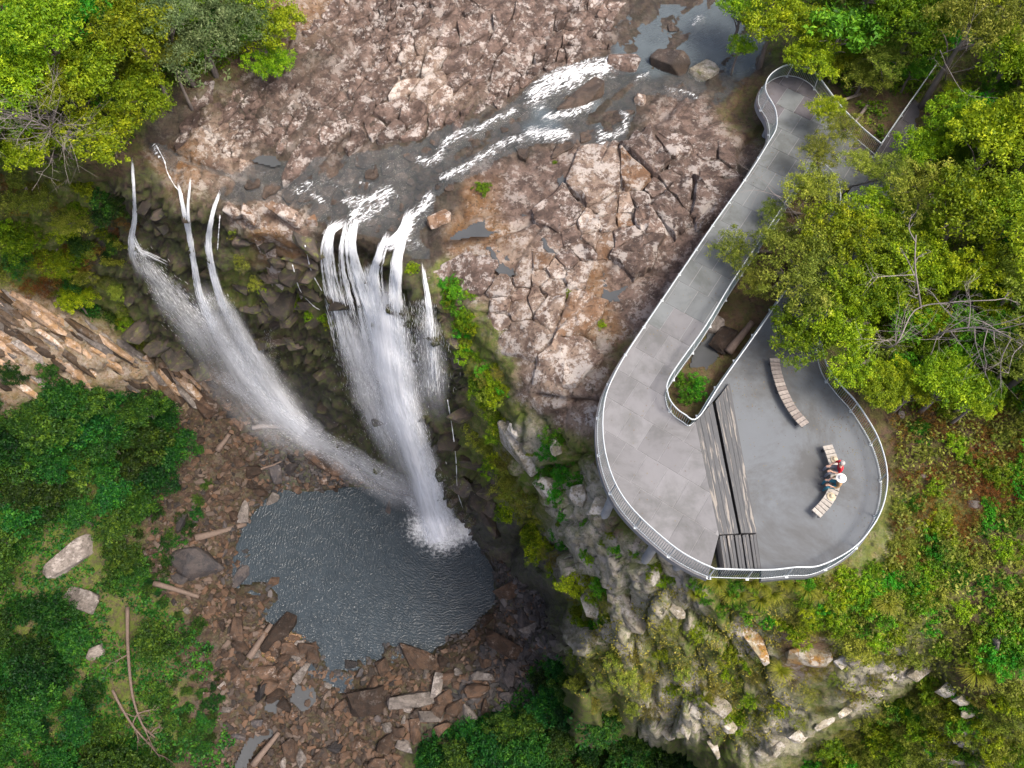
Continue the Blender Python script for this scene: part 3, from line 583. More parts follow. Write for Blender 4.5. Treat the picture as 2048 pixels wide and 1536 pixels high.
def veil(name, parent, path, wid, lift, op, seed, bulge=.5, edge=1.5, streak=1.0):
    """a bowed sheet of falling water along a path; wid = half width px, op = opacity along the fall"""
    n, k = 90, 25; C = spline(path, n); tg = np.gradient(C, axis=0); tg /= np.linalg.norm(tg, axis=1)[:, None]; s = np.linspace(0, 1, n); u = np.linspace(-1, 1, k)
    f = lambda a: np.interp(s, np.linspace(0, 1, len(a)), a)
    w_ = f(wid); ragged = 1+.22*fbm(np.stack([s*7, 0*s+seed, 0*s], -1), 3, seed)
    X = C[:, 0, None]-tg[:, 1, None]*u*(w_*ragged)[:, None]; Y = C[:, 1, None]+tg[:, 0, None]*u*(w_*ragged)[:, None]
    P = un_w(X, Y, np.broadcast_to(gsamp(WD, C[:, 0], C[:, 1])[:, None], X.shape)*.5+gsamp(WD, X, Y)*.5); d = np.array([0, 0, H])-P; d /= np.linalg.norm(d, axis=-1)[..., None]
    P = P+d*(f(lift)[:, None]+bulge*(1-u**2)*(.2+s[:, None])+.10*fbm(np.stack([u*3+0*X, s[:, None]*8+0*X, 0*X+seed], -1), 2, seed))[..., None]
    idx = np.arange(n*k).reshape(n, k); q = np.stack([idx[:-1, :-1], idx[1:, :-1], idx[1:, 1:], idx[:-1, 1:]], -1).reshape(-1, 4)
    me = mesh(name, P.reshape(-1, 3), q, [M_VEIL], True); L = np.sum(np.linalg.norm(np.diff(C, axis=0), axis=1))
    o_ = f(op)[:, None]*np.clip(1-np.abs(u)**2.2, 0, 1)**edge
    attr(me, 'op', o_.ravel()); attr(me, 'uu', ((u*w_[:, None])/4.2*streak).ravel()); attr(me, 'ss', np.broadcast_to((s*L/70)[:, None], X.shape).ravel()); attr(me, 'sd', np.full(n*k, seed*3.7))
    return obj(name, me, parent)
def wf(px, py, label):
    p = ground(float(px), float(py)); e = empty('waterfall', (0, 0, 0), label, 'waterfall', 'waterfalls over the gorge lip'); return e
# main fall
m = wf(700, 470, 'broad white main waterfall dropping straight into the plunge pool')
def strand(path, n, wid, lift, cl, seed): return (path, n, [q*.8 for q in wid], lift, .9, .017, D(cl=cl, seed=seed, jit=.25))
water_part('water_curtain', m, [
 strand([(676, 452), (660, 466), (654, 510), (664, 580), (684, 660), (700, 720)], 4200, (4, 7, 9, 12, 14), (.12, .3, .8), 26, 1),
 strand([(690, 458), (684, 500), (690, 560), (710, 640)], 1200, (3, 5, 8, 10), (.12, .3, .8), 14, 8),
 strand([(708, 455), (703, 490), (712, 540), (738, 620), (765, 720)], 7000, (4, 7, 9, 12, 14), (.12, .35, 1.0), 26, 2),
 strand([(768, 482), (757, 510), (747, 560), (755, 640), (775, 740)], 5200, (4, 7, 9, 11, 12), (.12, .35, 1.0), 26, 3),
 strand([(806, 480), (797, 520), (793, 580), (797, 660), (800, 760)], 7000, (5, 8, 9, 11, 13), (.12, .35, 1.0), 26, 4),
 strand([(818, 435), (808, 462), (788, 484), (772, 492)], 1300, (4, 6, 6, 6), (.10, .12), 12, 5),
 strand([(846, 545), (855, 600), (862, 680), (868, 780)], 1400, (3, 5, 8, 10), (.15, .3, .6), 12, 6),
 strand([(730, 540), (745, 600), (765, 690)], 1500, (12, 16, 18), (.2, .5, 1.0), 30, 7)])
water_part('falling_stream', m, [
 ([(772, 600), (785, 700), (808, 820), (840, 920), (868, 1005), (886, 1078)], 46000, (15, 13, 10, 11, 12, 15), (.9, 1.2, 1.6, 1.8, 1.5, .7), .5, .017, D(jit=.6)),
 ([(768, 610), (785, 720), (806, 830), (838, 930), (866, 1030)], 15000, (28, 27, 19, 17, 17), (.6, 1, 1.4, 1.5, .8), .5, .015, D(jit=.8)),
 ([(778, 590), (786, 660), (796, 740)], 11000, (17, 18, 16), (.6, 1.), .5, .018, D(jit=.5))])
water_part('spray', m, [
 ([(705, 640), (730, 740), (758, 830), (785, 910)], 20000, (20, 24, 21, 14), (.5, 1.2, 1.4, 1.2), .3, .011, D(fade=True, jit=1.2)),
 ([(845, 600), (855, 700), (862, 790)], 6500, (10, 18, 18), (.4, .8, .8), .35, .011, D(fade=True, jit=.8)),
 ([(850, 960), (875, 1030), (888, 1070)], 17000, (18, 24, 26), (1, .9, .7), .14, .014, D(fade=True, jit=1.4)),
 ([(938, 1030), (925, 1058), (888, 1078), (855, 1066)], 7000, (9, 11, 10), (.4, .4), .1, .014, D(fade=True, jit=.8))])
for j, (pth, wd, lf, op_, bg_) in enumerate([
 ([(672, 452), (659, 468), (654, 515), (664, 580), (684, 660), (706, 740)], (5, 9, 11, 15, 20, 24), (.1, .3, .6, .9), (.2, .5, .45, .35, .2, 0), .3),
 ([(709, 452), (703, 490), (713, 545), (738, 620), (768, 720), (790, 800)], (5, 8, 10, 14, 22, 26), (.1, .3, .7, 1.1), (.4, .85, .85, .8, .6, 0), .35),
 ([(770, 480), (757, 512), (748, 565), (757, 640), (780, 740), (800, 820)], (5, 9, 12, 15, 22, 26), (.1, .3, .7, 1.1), (.3, .7, .7, .7, .55, 0), .35),
 ([(808, 478), (797, 522), (794, 585), (798, 660), (804, 750), (815, 830)], (6, 9, 11, 15, 22, 24), (.1, .3, .7, 1.1), (.4, .85, .9, .9, .7, 0), .35),
 ([(847, 545), (856, 605), (864, 690), (872, 800)], (3, 6, 14, 20), (.1, .3, .5), (.4, .45, .3, 0), .3),
 ([(768, 560), (778, 640), (790, 730), (808, 820), (838, 915), (866, 1000), (886, 1082)], (12, 40, 46, 34, 30, 31, 38), (.5, 1, 1.4, 1.7, 1.8, 1.4, .5), (0, .7, .95, .95, .95, .95, .85), .8),
 ([(765, 570), (780, 680), (800, 800), (832, 905), (862, 1000), (882, 1070)], (20, 62, 66, 44, 38, 42), (.4, .8, 1.2, 1.4, 1.2, .4), (0, .5, .5, .5, .5, .35), .9),
 ([(690, 590), (712, 690), (745, 790), (778, 880), (805, 950)], (14, 38, 44, 38, 22), (.4, .8, 1.1, 1.1, .8), (0, .5, .5, .42, 0), .6),
 ([(772, 580), (784, 690), (803, 800), (834, 905), (864, 1000), (886, 1075)], (16, 40, 40, 32, 30, 36), (.8, 1.4, 1.8, 2, 1.8, .7), (0, .8, .85, .85, .85, .8), 1.0),
 ([(745, 600), (765, 700), (792, 810), (825, 910), (858, 1000), (880, 1062)], (30, 84, 86, 60, 48, 52), (.4, .6, .9, 1.1, 1, .4), (0, .26, .28, .26, .3, .3), .9),
 ([(850, 590), (858, 680), (866, 780), (880, 850)], (10, 34, 38, 22), (.3, .5, .5, .4), (0, .38, .36, 0), .4)]): veil('water_sheet', m, pth, wd, lf, op_, 10+j, bg_, 1.3, .9 if j < 5 else .55)
# twin fall on the left
l = wf(400, 400, 'twin white waterfall whose two strands merge into a windblown veil')
water_part('water_curtain', l, [
 strand([(360, 384), (367, 420), (378, 470), (388, 530), (402, 600), (430, 660)], 3600, (2, 3.5, 4, 5, 7), (.12, .2, .5, .9), 12, 11),
 strand([(379, 376), (376, 420), (381, 462)], 800, (2, 2.5, 3), (.12, .2), 6, 12),
 strand([(434, 400), (423, 440), (418, 490), (426, 545), (442, 600), (462, 650)], 3300, (2, 4.5, 5.5, 6, 8), (.12, .2, .5, .9), 16, 13)])
water_part('falling_stream', l, [
 ([(402, 595), (432, 655), (470, 715), (512, 775), (560, 822), (602, 855)], 16000, (4, 5, 6, 8, 9, 10), (.8, 1.2, 1.5, 1.4, 1, .6), .45, .016, D(jit=.6)),
 ([(444, 590), (478, 665), (520, 735), (555, 795), (592, 848)], 13000, (5, 7, 8, 9, 11), (.8, 1.2, 1.5, 1.2, .7), .45, .015, D(jit=.6))])
water_part('spray', l, [
 ([(412, 590), (452, 675), (505, 755), (575, 832)], 15000, (12, 20, 22, 17), (.6, 1.4, 1.6, 1), .25, .011, D(fade=True, jit=1.4)),
 ([(535, 660), (545, 720), (560, 780)], 2600, (6, 9, 10), (.4, .6, .6), .2, .01, D(fade=True, jit=.6))])
for j, (pth, wd, lf, op_, bg_) in enumerate([
 ([(360, 384), (367, 420), (378, 470), (389, 530), (404, 600), (436, 668), (480, 730)], (3, 4, 6, 7, 9, 13, 18), (.1, .2, .5, .9, 1.2), (.5, .8, .8, .85, .8, .5, 0), .25),
 ([(379, 376), (376, 420), (381, 468)], (3, 4, 4), (.1, .2), (.5, .7, 0), .2), ([(434, 400), (423, 440), (418, 492), (427, 548), (446, 606), (480, 670), (515, 730)], (3, 6, 8, 9, 12, 16, 20), (.1, .2, .5, .9, 1.2), (.5, .75, .7, .8, .8, .5, 0), .25),
 ([(398, 570), (432, 650), (474, 716), (518, 775), (565, 822), (612, 862)], (8, 18, 20, 22, 22, 20), (.6, 1, 1.3, 1.3, 1, .6), (0, .6, .7, .75, .8, .7), .5),
 ([(440, 580), (478, 660), (520, 732), (556, 792), (600, 850)], (8, 18, 22, 24, 24), (.6, 1, 1.3, 1.2, .7), (0, .65, .7, .75, .7), .5),
 ([(385, 560), (425, 660), (485, 755), (560, 835), (640, 895)], (20, 76, 84, 66, 40), (.5, .9, 1.1, 1, .6), (0, .2, .24, .26, .15), .9),
 ([(405, 560), (445, 660), (505, 750), (570, 825), (630, 878)], (14, 52, 56, 46, 30), (.5, 1, 1.2, 1, .6), (0, .38, .42, .42, .3), .8)]): veil('water_sheet', l, pth, wd, lf, op_, 30+j, bg_, 1.3, .9 if j < 3 else .5)
# far left thin fall
s = wf(265, 345, 'thin single-strand waterfall at the shaded end of the lip, below overhanging trees')
water_part('water_curtain', s, [
 strand([(265, 338), (268, 390), (269, 440), (262, 480), (266, 512)], 1700, (1.6, 2, 3, 4, 5), (.12, .2, .4), 8, 21),
 strand([(266, 470), (280, 500), (300, 510), (330, 525)], 350, (2, 2, 3), (.15, .2), 6, 22)])
water_part('spray', s, [
 ([(268, 490), (300, 540), (345, 600), (400, 665), (440, 725)], 10000, (5, 11, 17, 20, 18), (.4, 1, 1.4, 1.4, 1), .25, .010, D(fade=True, jit=1.3))])
veil('water_sheet', s, [(265, 338), (268, 390), (269, 440), (262, 480), (268, 520), (290, 560)], (2.5, 3, 4, 6, 9, 16), (.1, .2, .4, .6), (.6, .75, .7, .6, .4, 0), 50, .2, 1.2)
veil('water_sheet', s, [(262, 480), (300, 540), (345, 600), (400, 665), (450, 735)], (8, 26, 40, 46, 40), (.3, .8, 1.2, 1.2, .8), (0, .34, .36, .34, 0), 51, .7, 1.4)
# drifting mist along the foot of the cliff
ms = wf(600, 880, 'pale spray drifting along the foot of the cliff towards the plunge pool'); ms['category'] = 'spray'; ms.name = 'drifting_spray'; del ms['group']
water_part('droplets', ms, [
 ([(425, 745), (490, 785), (560, 835), (630, 880), (700, 920), (760, 955), (830, 990)], 9000, (6, 9, 11, 12, 12, 12, 12), (.6, .9, .9, .9, .9, .8), .2, .012, D(fade=True, jit=.8)),
 ([(560, 845), (640, 885), (720, 935), (790, 980)], 9000, (14, 16, 17, 16), (.8, 1, 1, 1), .16, .011, D(fade=True, jit=1.0))])
veil('mist_sheet', ms, [(415, 738), (490, 785), (560, 835), (630, 880), (700, 920), (760, 955), (830, 992)], (8, 22, 26, 28, 30, 30, 30), (.5, .8, .9, .9, .9, .8), (0, .3, .34, .34, .3, .26, .1), 60, .7, 1.2, .4)
veil('mist_sheet', ms, [(560, 840), (640, 888), (720, 938), (800, 985), (870, 1020)], (16, 34, 40, 40, 30), (.8, 1, 1, 1, .9), (0, .22, .26, .24, 0), 61, .9, 1.3, .4)
for k, (pth, lab) in enumerate([([(610, 490), (622, 540), (640, 575), (655, 600)], 'short trickle beside the orange-edged rock columns'), ([(585, 530), (600, 580), (625, 610), (640, 620)], 'thin trickle behind the tallest rock column'),
        ([(895, 800), (905, 860), (912, 920), (915, 980), (925, 1015)], 'narrow rivulet running down the dark wall right of the main fall'), ([(440, 430), (437, 470), (435, 500)], 'faint trickle right of the twin fall'), ([(312, 290), (328, 320), (335, 345), (350, 372), (365, 388)], 'small cascade stepping down to the twin fall lip')]):
    C = spline(pth, 40); P = un_w(C[:, 0], C[:, 1], gsamp(WD, C[:, 0], C[:, 1])); d = np.array([0, 0, H])-P; d /= np.linalg.norm(d, axis=1)[:, None]; P = P+d*.1
    rr = np.clip(.022+.012*np.sin(np.arange(40)*1.7+k)+.012*np.sin(np.arange(40)*.6), .012, 1); mb = MB(); mb.tube(P-P[0], rr, 6)
    obj('trickle', mb.build('trickle', M_FALL, True), None, lab, 'trickle', 'trickles down the cliff', None, P[0])
# ------------------------------------------------------------------ the lookout
RAILH, LEAN, LOW = 1.05, .13, -.62
def wpt(p, z): 
    q = un_z(float(p[0]), float(p[1]), z); return q
OUT_L = [(1430, 1137), (1396, 1122), (1355, 1098), (1311, 1062), (1276, 1029), (1249, 997), (1229, 962), (1215, 922), (1207, 878), (1206, 830), (1213, 787), (1229, 749), (1252, 708), (1287, 655), (1343, 572), (1400, 488), (1432, 441), (1495, 352), (1539, 282), (1552, 258), (1554, 235), (1549, 213), (1536, 191), (1531, 175), (1536, 156), (1552, 140), (1577, 129), (1606, 131), (1632, 146), (1654, 175), (1685, 215), (1725, 255), (1763, 287)]
OUT_R = [(1430, 1137), (1492, 1139), (1545, 1139), (1594, 1134), (1635, 1132), (1680, 1113), (1717, 1087), (1745, 1053), (1762, 1022), (1772, 988), (1775, 951), (1769, 913), (1755, 872), (1734, 835), (1710, 800), (1683, 770), (1654, 729), (1644, 684), (1650, 640), (1676, 580), (1722, 520), (1775, 465), (1808, 422)]
ISL = [(1615, 340), (1536, 457), (1466, 561), (1410, 653), (1341, 752), (1336, 787), (1348, 811), (1369, 828), (1396, 835), (1444, 763), (1522, 653), (1580, 570), (1640, 490), (1672, 434), (1681, 400), (1679, 374), (1669, 349), (1650, 330), (1630, 325)]
GATE = [(1763, 287), (1810, 218), (1856, 153), (1885, 110), (1925, 52)]
def railcurve(pts, zf, n, closed=False):
    P = np.array([wpt(p, zf(p)) for p in pts]); 
    return spline(P, n, closed)
def zr(p): return RAILH                                     # rail height: level on the deck, lower round the sunken floor
def zl(p):
    x, y = p
    k = np.clip((x-1440)/90, 0, 1) if y > 1000 else (np.clip((y-420)/200., 0, 1))
    return RAILH+LOW*float(k)
cL = railcurve(OUT_L, zr, 260); cR = railcurve(OUT_R, zl, 220)
def zi(p):
    x, y = p
    side = (x > 1400 and y > 330 and (x-1396)*(-495)-(y-835)*(244) < -2000)      # right side of the planter steps down with the ramp
    return RAILH
cI = railcurve(ISL, zi, 240, True)
cG = np.array([wpt(p, RAILH) for p in GATE])
def normal2(c, closed=False):
    t = np.gradient(c[:, :2], axis=0)
    if closed: t = np.roll(c[:, :2], -1, 0)-np.roll(c[:, :2], 1, 0)
    t /= np.linalg.norm(t, axis=1)[:, None]+1e-9
    return np.stack([t[:, 1], -t[:, 0]], -1)
def basecurve(c, sgn, closed=False, h=RAILH, lean=LEAN):
    b = c.copy(); b[:, :2] += sgn*lean*normal2(c, closed); b[:, 2] -= h
    return b
bL = basecurve(cL, -1); bR = basecurve(cR, 1); bI = basecurve(cI, -1 if False else 1, True)
# island curve orientation: make the base lie on the inner (planter) side
ic = cI[:, :2].mean(0)
if np.linalg.norm(bI[120, :2]-ic) > np.linalg.norm(cI[120, :2]-ic): bI = basecurve(cI, -1, True)

t = NT('galvanised_rail'); t.set(col=(.46, .50, .51), rough=.42, Metallic=.2); M_RAIL = t.m
t = NT('baluster_wire'); t.set(col=(.22, .285, .29), rough=.5, Metallic=.3); M_WIRE = t.m
def fence(label, c, b, group='balustrades of the lookout', closed=False, post=26, bal=.105):
    root = empty('balustrade', b[0], label, 'balustrade', group); off = -np.array(b[0])
    cc = np.vstack([c, c[:1]]) if closed else c; bb = np.vstack([b, b[:1]]) if closed else b
    mb = MB(); mb.tube(cc+off, .030, 8); obj('handrail', mb.build('handrail', M_RAIL, True), root)
    lo = bb+(cc-bb)*.09; mb = MB(); mb.tube(lo+off, .020, 6); obj('bottom_rail', mb.build('bottom_rail', M_RAIL, True), root)
    hi = bb+(cc-bb)*.93; mb = MB(); mb.tube(hi+off, .016, 6); obj('upper_rail', mb.build('upper_rail', M_RAIL, True), root)
    s = np.r_[0, np.cumsum(np.linalg.norm(np.diff(bb, axis=0), axis=1))]
    n = int(s[-1]/1.75)
    for u in np.linspace(0, s[-1], n+1)[:-1 if closed else None]:
        p = np.array([np.interp(u, s, bb[:, k]) for k in range(3)]); q = np.array([np.interp(u, s, cc[:, k]) for k in range(3)])
        mb = MB(); mb.tube([p+off+[0, 0, -.12], q+off-(q-p)*.02], .026, 6); mb.box(p+off+[0, 0, .012], [.07, 0, 0], [0, .07, 0], [0, 0, .012])
        obj('post', mb.build('post', M_RAIL), root)
    n = int(s[-1]/bal); u = np.linspace(0, s[-1], n)
    p = np.stack([np.interp(u, s, lo[:, k]) for k in range(3)], -1)+off; q = np.stack([np.interp(u, s, hi[:, k]) for k in range(3)], -1)+off
    r = .014; tri3 = np.array([[r, 0, 0], [-r*.5, r*.87, 0], [-r*.5, -r*.87, 0]])
    v = np.concatenate([p[:, None]+tri3, q[:, None]+tri3], 1).reshape(-1, 3); base = (np.arange(n)*6)[:, None, None]
    f = (np.array([[0, 1, 4, 3], [1, 2, 5, 4], [2, 0, 3, 5]])[None]+base).reshape(-1, 4)
    o = obj('balusters', mesh('balusters', v, f, [M_WIRE]), root); o['kind'] = 'stuff'
    return root
fence('curving pale metal balustrade along the outer edge of the upper deck and walkway', cL, bL)
fence('pale metal balustrade round the sunken floor and its shaded ramp', cR, bR)
fence('teardrop metal balustrade enclosing the planter gap', cI, bI, closed=True)
g2 = cG.copy(); g2[:, 2] -= RAILH; g2 = spline(g2, 40); g1 = spline(cG, 40)
fence('straight metal handrail of the entry path at the sharp corner', g1, g2)

# paving -----------------------------------------------------------
def concrete(name, base, var, dirt, scale=1., speck=True):
    t = NT(name); p = t.pos(); r = t.rand()
    c = t.mix(t.noise(1.1*scale, 5, .65, p), tuple(q*(1-var) for q in base), tuple(q*(1+var) for q in base))
    c = t.mix(t.rng(t.noise(.4*scale, 6, .72, p, .4), .44, .66, 0, .8), c, dirt)
    c = t.mix(t.rng(t.noise(26*scale, 3, .6, p), .62, .8, 0, .35), c, tuple(q*.45 for q in base))
    h = t.n('ShaderNodeHueSaturation'); t.l(c, h.inputs['Color']); t.l(t.rng(r, 0, 1, .89, 1.11), h.inputs['Value'])
    t.set(col=h.outputs[0], rough=.8); t.bump(t.noise(30, 4, .7, p), .25, .01)
    return t.m
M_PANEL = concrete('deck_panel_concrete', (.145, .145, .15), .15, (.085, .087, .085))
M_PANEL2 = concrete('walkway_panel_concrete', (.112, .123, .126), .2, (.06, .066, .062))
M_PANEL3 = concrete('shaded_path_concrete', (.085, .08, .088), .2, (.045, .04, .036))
M_JOINT = concrete('joint_grout', (.19, .193, .20), .08, (.15, .15, .15))
M_FLOOR = concrete('sunken_floor_concrete', (.115, .128, .14), .10, (.065, .066, .064), .6)
M_SLAB = concrete('slab_edge_concrete', (.30, .31, .31), .1, (.2, .2, .2))
def ccw(P):
    P = np.asarray(P, float); a = np.sum(P[:, 0]*np.roll(P[:, 1], -1)-np.roll(P[:, 0], -1)*P[:, 1]); return P if a > 0 else P[::-1]
def prism(name, poly3, th, mats):
    """closed slab under a (possibly concave) outline with heights"""
    P = ccw(np.array(poly3, float)); n = len(P)
    tr = geometry.tessellate_polygon([[Vector((q[0], q[1], 0)) for q in P]])
    f = []
    for a in tr:
        x = np.cross(P[a[1], :2]-P[a[0], :2], P[a[2], :2]-P[a[0], :2]); f.append(tuple(a) if x > 0 else tuple(a[::-1]))
    v = np.vstack([P, P-[0, 0, th]]); ff = list(f)+[tuple(i+n for i in q[::-1]) for q in f]+[(i, n+i, n+(i+1) % n, (i+1) % n) for i in range(n)]
    return mesh(name, v, ff, mats), [P[list(q), :2] for q in f]
A1, A2 = wpt((1391, 843), .02), wpt((1438, 1069), .02)
B1, B2 = wpt((1425, 806), -.2), wpt((1477, 1067), -.2)
C1, C2 = wpt((1459, 766), -.45), wpt((1513, 1066), -.45)
i0 = int(np.argmin(np.linalg.norm(cI[:, :2]-wpt((1396, 835), RAILH)[:2], axis=1)))
isl = bI[:, :2]
# upper deck outline: outer rail base from the stairs round to the corner, entry path, planter left side, timber edge
iA = [k % 240 for k in range(240)]
top_i = int(np.argmin(np.linalg.norm(cI[:, :2]-wpt((1679, 374), RAILH)[:2], axis=1)))
d0 = bL[:, :2]+(bL[:, :2]-cL[:, :2])*.6
left_side = np.vstack([isl[top_i::3], isl[:i0+1:4]])
end_st = wpt((1442, 1140), .0)
ent = [wpt(p, 0.)[:2] for p in ((1756, 300), (1815, 218), (1925, 60), (2010, 20), (2030, 80), (1900, 215), (1832, 310), (1800, 350), (1700, 372))]
deck_poly = [tuple(q) for q in d0]+[tuple(q) for q in ent]+[tuple(q) for q in left_side]+[tuple(isl[i0])]+[tuple(A1[:2]), tuple(A2[:2])]
pf = empty('lookout_platform', wpt((1300, 900), -.3), 'grey concrete lookout platform with a long walkway and timber terraces', 'lookout')
PFO = -np.array(pf.location)
def pobj(name, me, mat=None, **kw):
    o = obj(name, me, pf, **kw); o.location = PFO; return o
me, tris = prism('deck_slab', [(x, y, 0.) for x, y in deck_poly], .34, [M_JOINT]); pobj('deck_slab', me)
# panels: grid along the walkway, clipped to the deck
ax = (wpt((1250, 720), 0)-wpt((1500, 350), 0))[:2]; ax /= np.linalg.norm(ax); ay = np.array([-ax[1], ax[0]])
og = wpt((1317, 787), 0)[:2]
def clip(poly, a, c, sgn):
    out = []
    for i in range(len(poly)):
        p, q = poly[i], poly[(i+1) % len(poly)]; dp, dq = sgn*(p[a]-c), sgn*(q[a]-c)
        if dp >= 0: out.append(p)
        if dp*dq < 0: out.append(p+(q-p)*(dp/(dp-dq)))
    return out
def panels(tris, LA, LB, gap, z, matf, name, parent_add, axis=(ax, ay), org=og):
    bx_, by_ = axis; loc = [np.stack([(t_-org)@bx_, (t_-org)@by_], -1) for t_ in tris]
    al = np.vstack(loc); cells = {}
    for tl in loc:
        for i in range(int(np.floor(tl[:, 0].min()/LA)), int(np.floor(tl[:, 0].max()/LA))+1):
            c1 = clip(list(tl), 0, i*LA+gap/2, 1); c1 = clip(c1, 0, (i+1)*LA-gap/2, -1) if c1 else c1
            if len(c1) < 3: continue
            yy = np.array(c1)[:, 1]; sh = .5*LB*(i % 2)
            for j in range(int(np.floor((yy.min()-sh)/LB)), int(np.floor((yy.max()-sh)/LB))+1):
                c2 = clip(c1, 1, j*LB+sh+gap/2, 1); c2 = clip(c2, 1, (j+1)*LB+sh-gap/2, -1) if c2 else c2
                if len(c2) >= 3: cells.setdefault((i, j), []).append(np.array(c2))
    for (i, j), ps in sorted(cells.items()):
        bm = bmesh.new(); area = 0
        for p in ps:
            w_ = p[:, :1]*bx_+p[:, 1:]*by_+org
            a_ = .5*abs(np.sum(p[:, 0]*np.roll(p[:, 1], -1)-np.roll(p[:, 0], -1)*p[:, 1])); area += a_
            if a_ < 1e-4: continue
            vs = [bm.verts.new((x, y, z)) for x, y in w_]
            try: bm.faces.new(vs)
            except ValueError: pass
        if area < .03 or not bm.faces: bm.free(); continue
        bmesh.ops.remove_doubles(bm, verts=bm.verts, dist=1e-3); bmesh.ops.recalc_face_normals(bm, faces=bm.faces)
        for f in bm.faces:
            if f.normal.z < 0: f.normal_flip()
        bmesh.ops.dissolve_limit(bm, angle_limit=.01, verts=bm.verts, edges=bm.edges)
        r = bmesh.ops.extrude_face_region(bm, geom=bm.faces[:])
        bmesh.ops.translate(bm, verts=[q for q in r['geom'] if isinstance(q, bmesh.types.BMVert)], vec=(0, 0, .018))
        bmesh.ops.recalc_face_normals(bm, faces=bm.faces)
        c = np.mean([v.co[:2] for v in bm.verts], 0)
        me = bpy.data.meshes.new(name); bm.to_mesh(me); bm.free(); me.materials.append(matf(c)); parent_add(name, me)
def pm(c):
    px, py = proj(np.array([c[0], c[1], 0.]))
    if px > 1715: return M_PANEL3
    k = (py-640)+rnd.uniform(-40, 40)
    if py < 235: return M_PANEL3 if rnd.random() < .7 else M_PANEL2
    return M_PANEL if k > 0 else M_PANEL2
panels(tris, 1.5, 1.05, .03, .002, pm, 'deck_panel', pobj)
# sunken floor and ramp
fR = bR[:, :2]+(bR[:, :2]-cR[:, :2])*.6
def zfl(p):
    px, py = proj(np.array([p[0], p[1], -.6])); return LOW+(-LOW-.03)*float(np.clip((620-py)/210., 0, 1))
k0 = int(np.argmin(np.linalg.norm(fR-wpt((1522, 1150), LOW)[:2], axis=1)))
right_side = isl[i0:top_i+1] if top_i > i0 else np.vstack([isl[i0:], isl[:top_i+1]])
rs = right_side
fl_poly = [tuple(q) for q in fR[k0:]]+[tuple(wpt((1800, 350), -.03)[:2]), tuple(wpt((1705, 374), -.03)[:2])]+[tuple(q) for q in rs[::-1][6::5]]+[tuple(C1[:2]), tuple(C2[:2]), tuple(wpt((1523, 1140), LOW)[:2])]
me, _ = prism('sunken_floor', [(x, y, zfl((x, y))) for x, y in fl_poly], .3, [M_FLOOR]); pobj('sunken_floor', me)
# wall under the timber: fills between deck and floor
t = NT('weathered_timber'); p = t.obc(); r = t.rand(); va = t.n('ShaderNodeVectorMath', operation='ADD'); cx = t.n('ShaderNodeCombineXYZ'); t.l(t.math('MULTIPLY', r, 37.), cx.inputs[0]); t.l(t.math('MULTIPLY', r, 11.), cx.inputs[1]); t.l(p, va.inputs[0]); t.l(cx.outputs[0], va.inputs[1])
mp = t.n('ShaderNodeMapping'); t.l(va.outputs[0], mp.inputs[0]); mp.inputs['Scale'].default_value = (.55, 5.5, 5.5)
n = t.noise(1.4, 5, .65, mp.outputs[0], .3); off = t.math('MULTIPLY', r, .10)
k = t.rng(t.math('ADD', n, off), .59, .70)
c = t.mix(t.noise(9, 4, .6, mp.outputs[0]), (.040, .043, .047), (.095, .098, .10)); c = t.mix(k, c, t.mix(t.noise(12, 3, .5, mp.outputs[0]), (.16, .145, .125), (.27, .25, .22)))
t.set(col=c, rough=.75); t.bump(t.noise(10, 4, .6, mp.outputs[0]), .4, .01); M_TIMBER = t.m
t = NT('dark_riser'); t.set(col=(.035, .035, .038), rough=.8); M_RISER = t.m
def plank(name, a0, a1, b0, b1, z, th=.05, mat=None):
    """board between edge a0-a1 and edge b0-b1 (xy), local x along its length"""
    a0, a1, b0, b1 = (np.asarray(q[:2], float) for q in (a0, a1, b0, b1))
    c = (a0+a1+b0+b1)/4; d = (a1-a0); ang = math.atan2(d[1], d[0]); R_ = np.array([[math.cos(-ang), -math.sin(-ang)], [math.sin(-ang), math.cos(-ang)]])
    q = ccw([R_@(s-c) for s in (a0, a1, b1, b0)]); v = [(x, y, th/2) for x, y in q]+[(x, y, -th/2) for x, y in q]
    me = mesh(name, v, [(0, 1, 2, 3), (7, 6, 5, 4)]+[(i, i+4, (i+1) % 4+4, (i+1) % 4) for i in range(4)], [mat or M_TIMBER])
    o = obj(name, me, pf); o.location = [c[0]+PFO[0], c[1]+PFO[1], z-th/2+PFO[2]]; o.rotation_euler = (0, 0, ang)
    return o
def tier(E0, E1, G0, G1, z, n, zb):
    E0, E1, G0, G1 = (np.asarray(q[:2]) for q in (E0, E1, G0, G1))
    for k in range(n):
        a, b = k/n+.008, (k+1)/n-.008
        plank('timber_plank', E0+(G0-E0)*a, E1+(G1-E1)*a, E0+(G0-E0)*b, E1+(G1-E1)*b, z)
    v = [(*E0, z-.055), (*E1, z-.055), (*G1, z-.055), (*G0, z-.055)]; v = ccw(np.array(v)[:, :2]); 
    P = np.array([(x, y, z-.055) for x, y in v]); me, _ = prism('terrace_riser', P, z-.055-zb, [M_RISER]); pobj('terrace_riser', me)
z1, z2 = -.17, -.40
A1x, A2x = wpt((1391, 843), z1), wpt((1438, 1069), z1)
tier(A1x, A2x, B1, B2, z1, 4, -1.0); 
B1b, B2b = wpt((1428, 803), z2), wpt((1479, 1066), z2)
gapv = (np.array(B2b)-np.array(B1b))[:2]; gapn = np.array([-gapv[1], gapv[0]])/np.linalg.norm(gapv); gapn *= np.sign(gapn[0])
B1b[:2] += gapn*.07; B2b[:2] += gapn*.07
tier(B1b, B2b, C1, C2, z2, 4, -1.0)
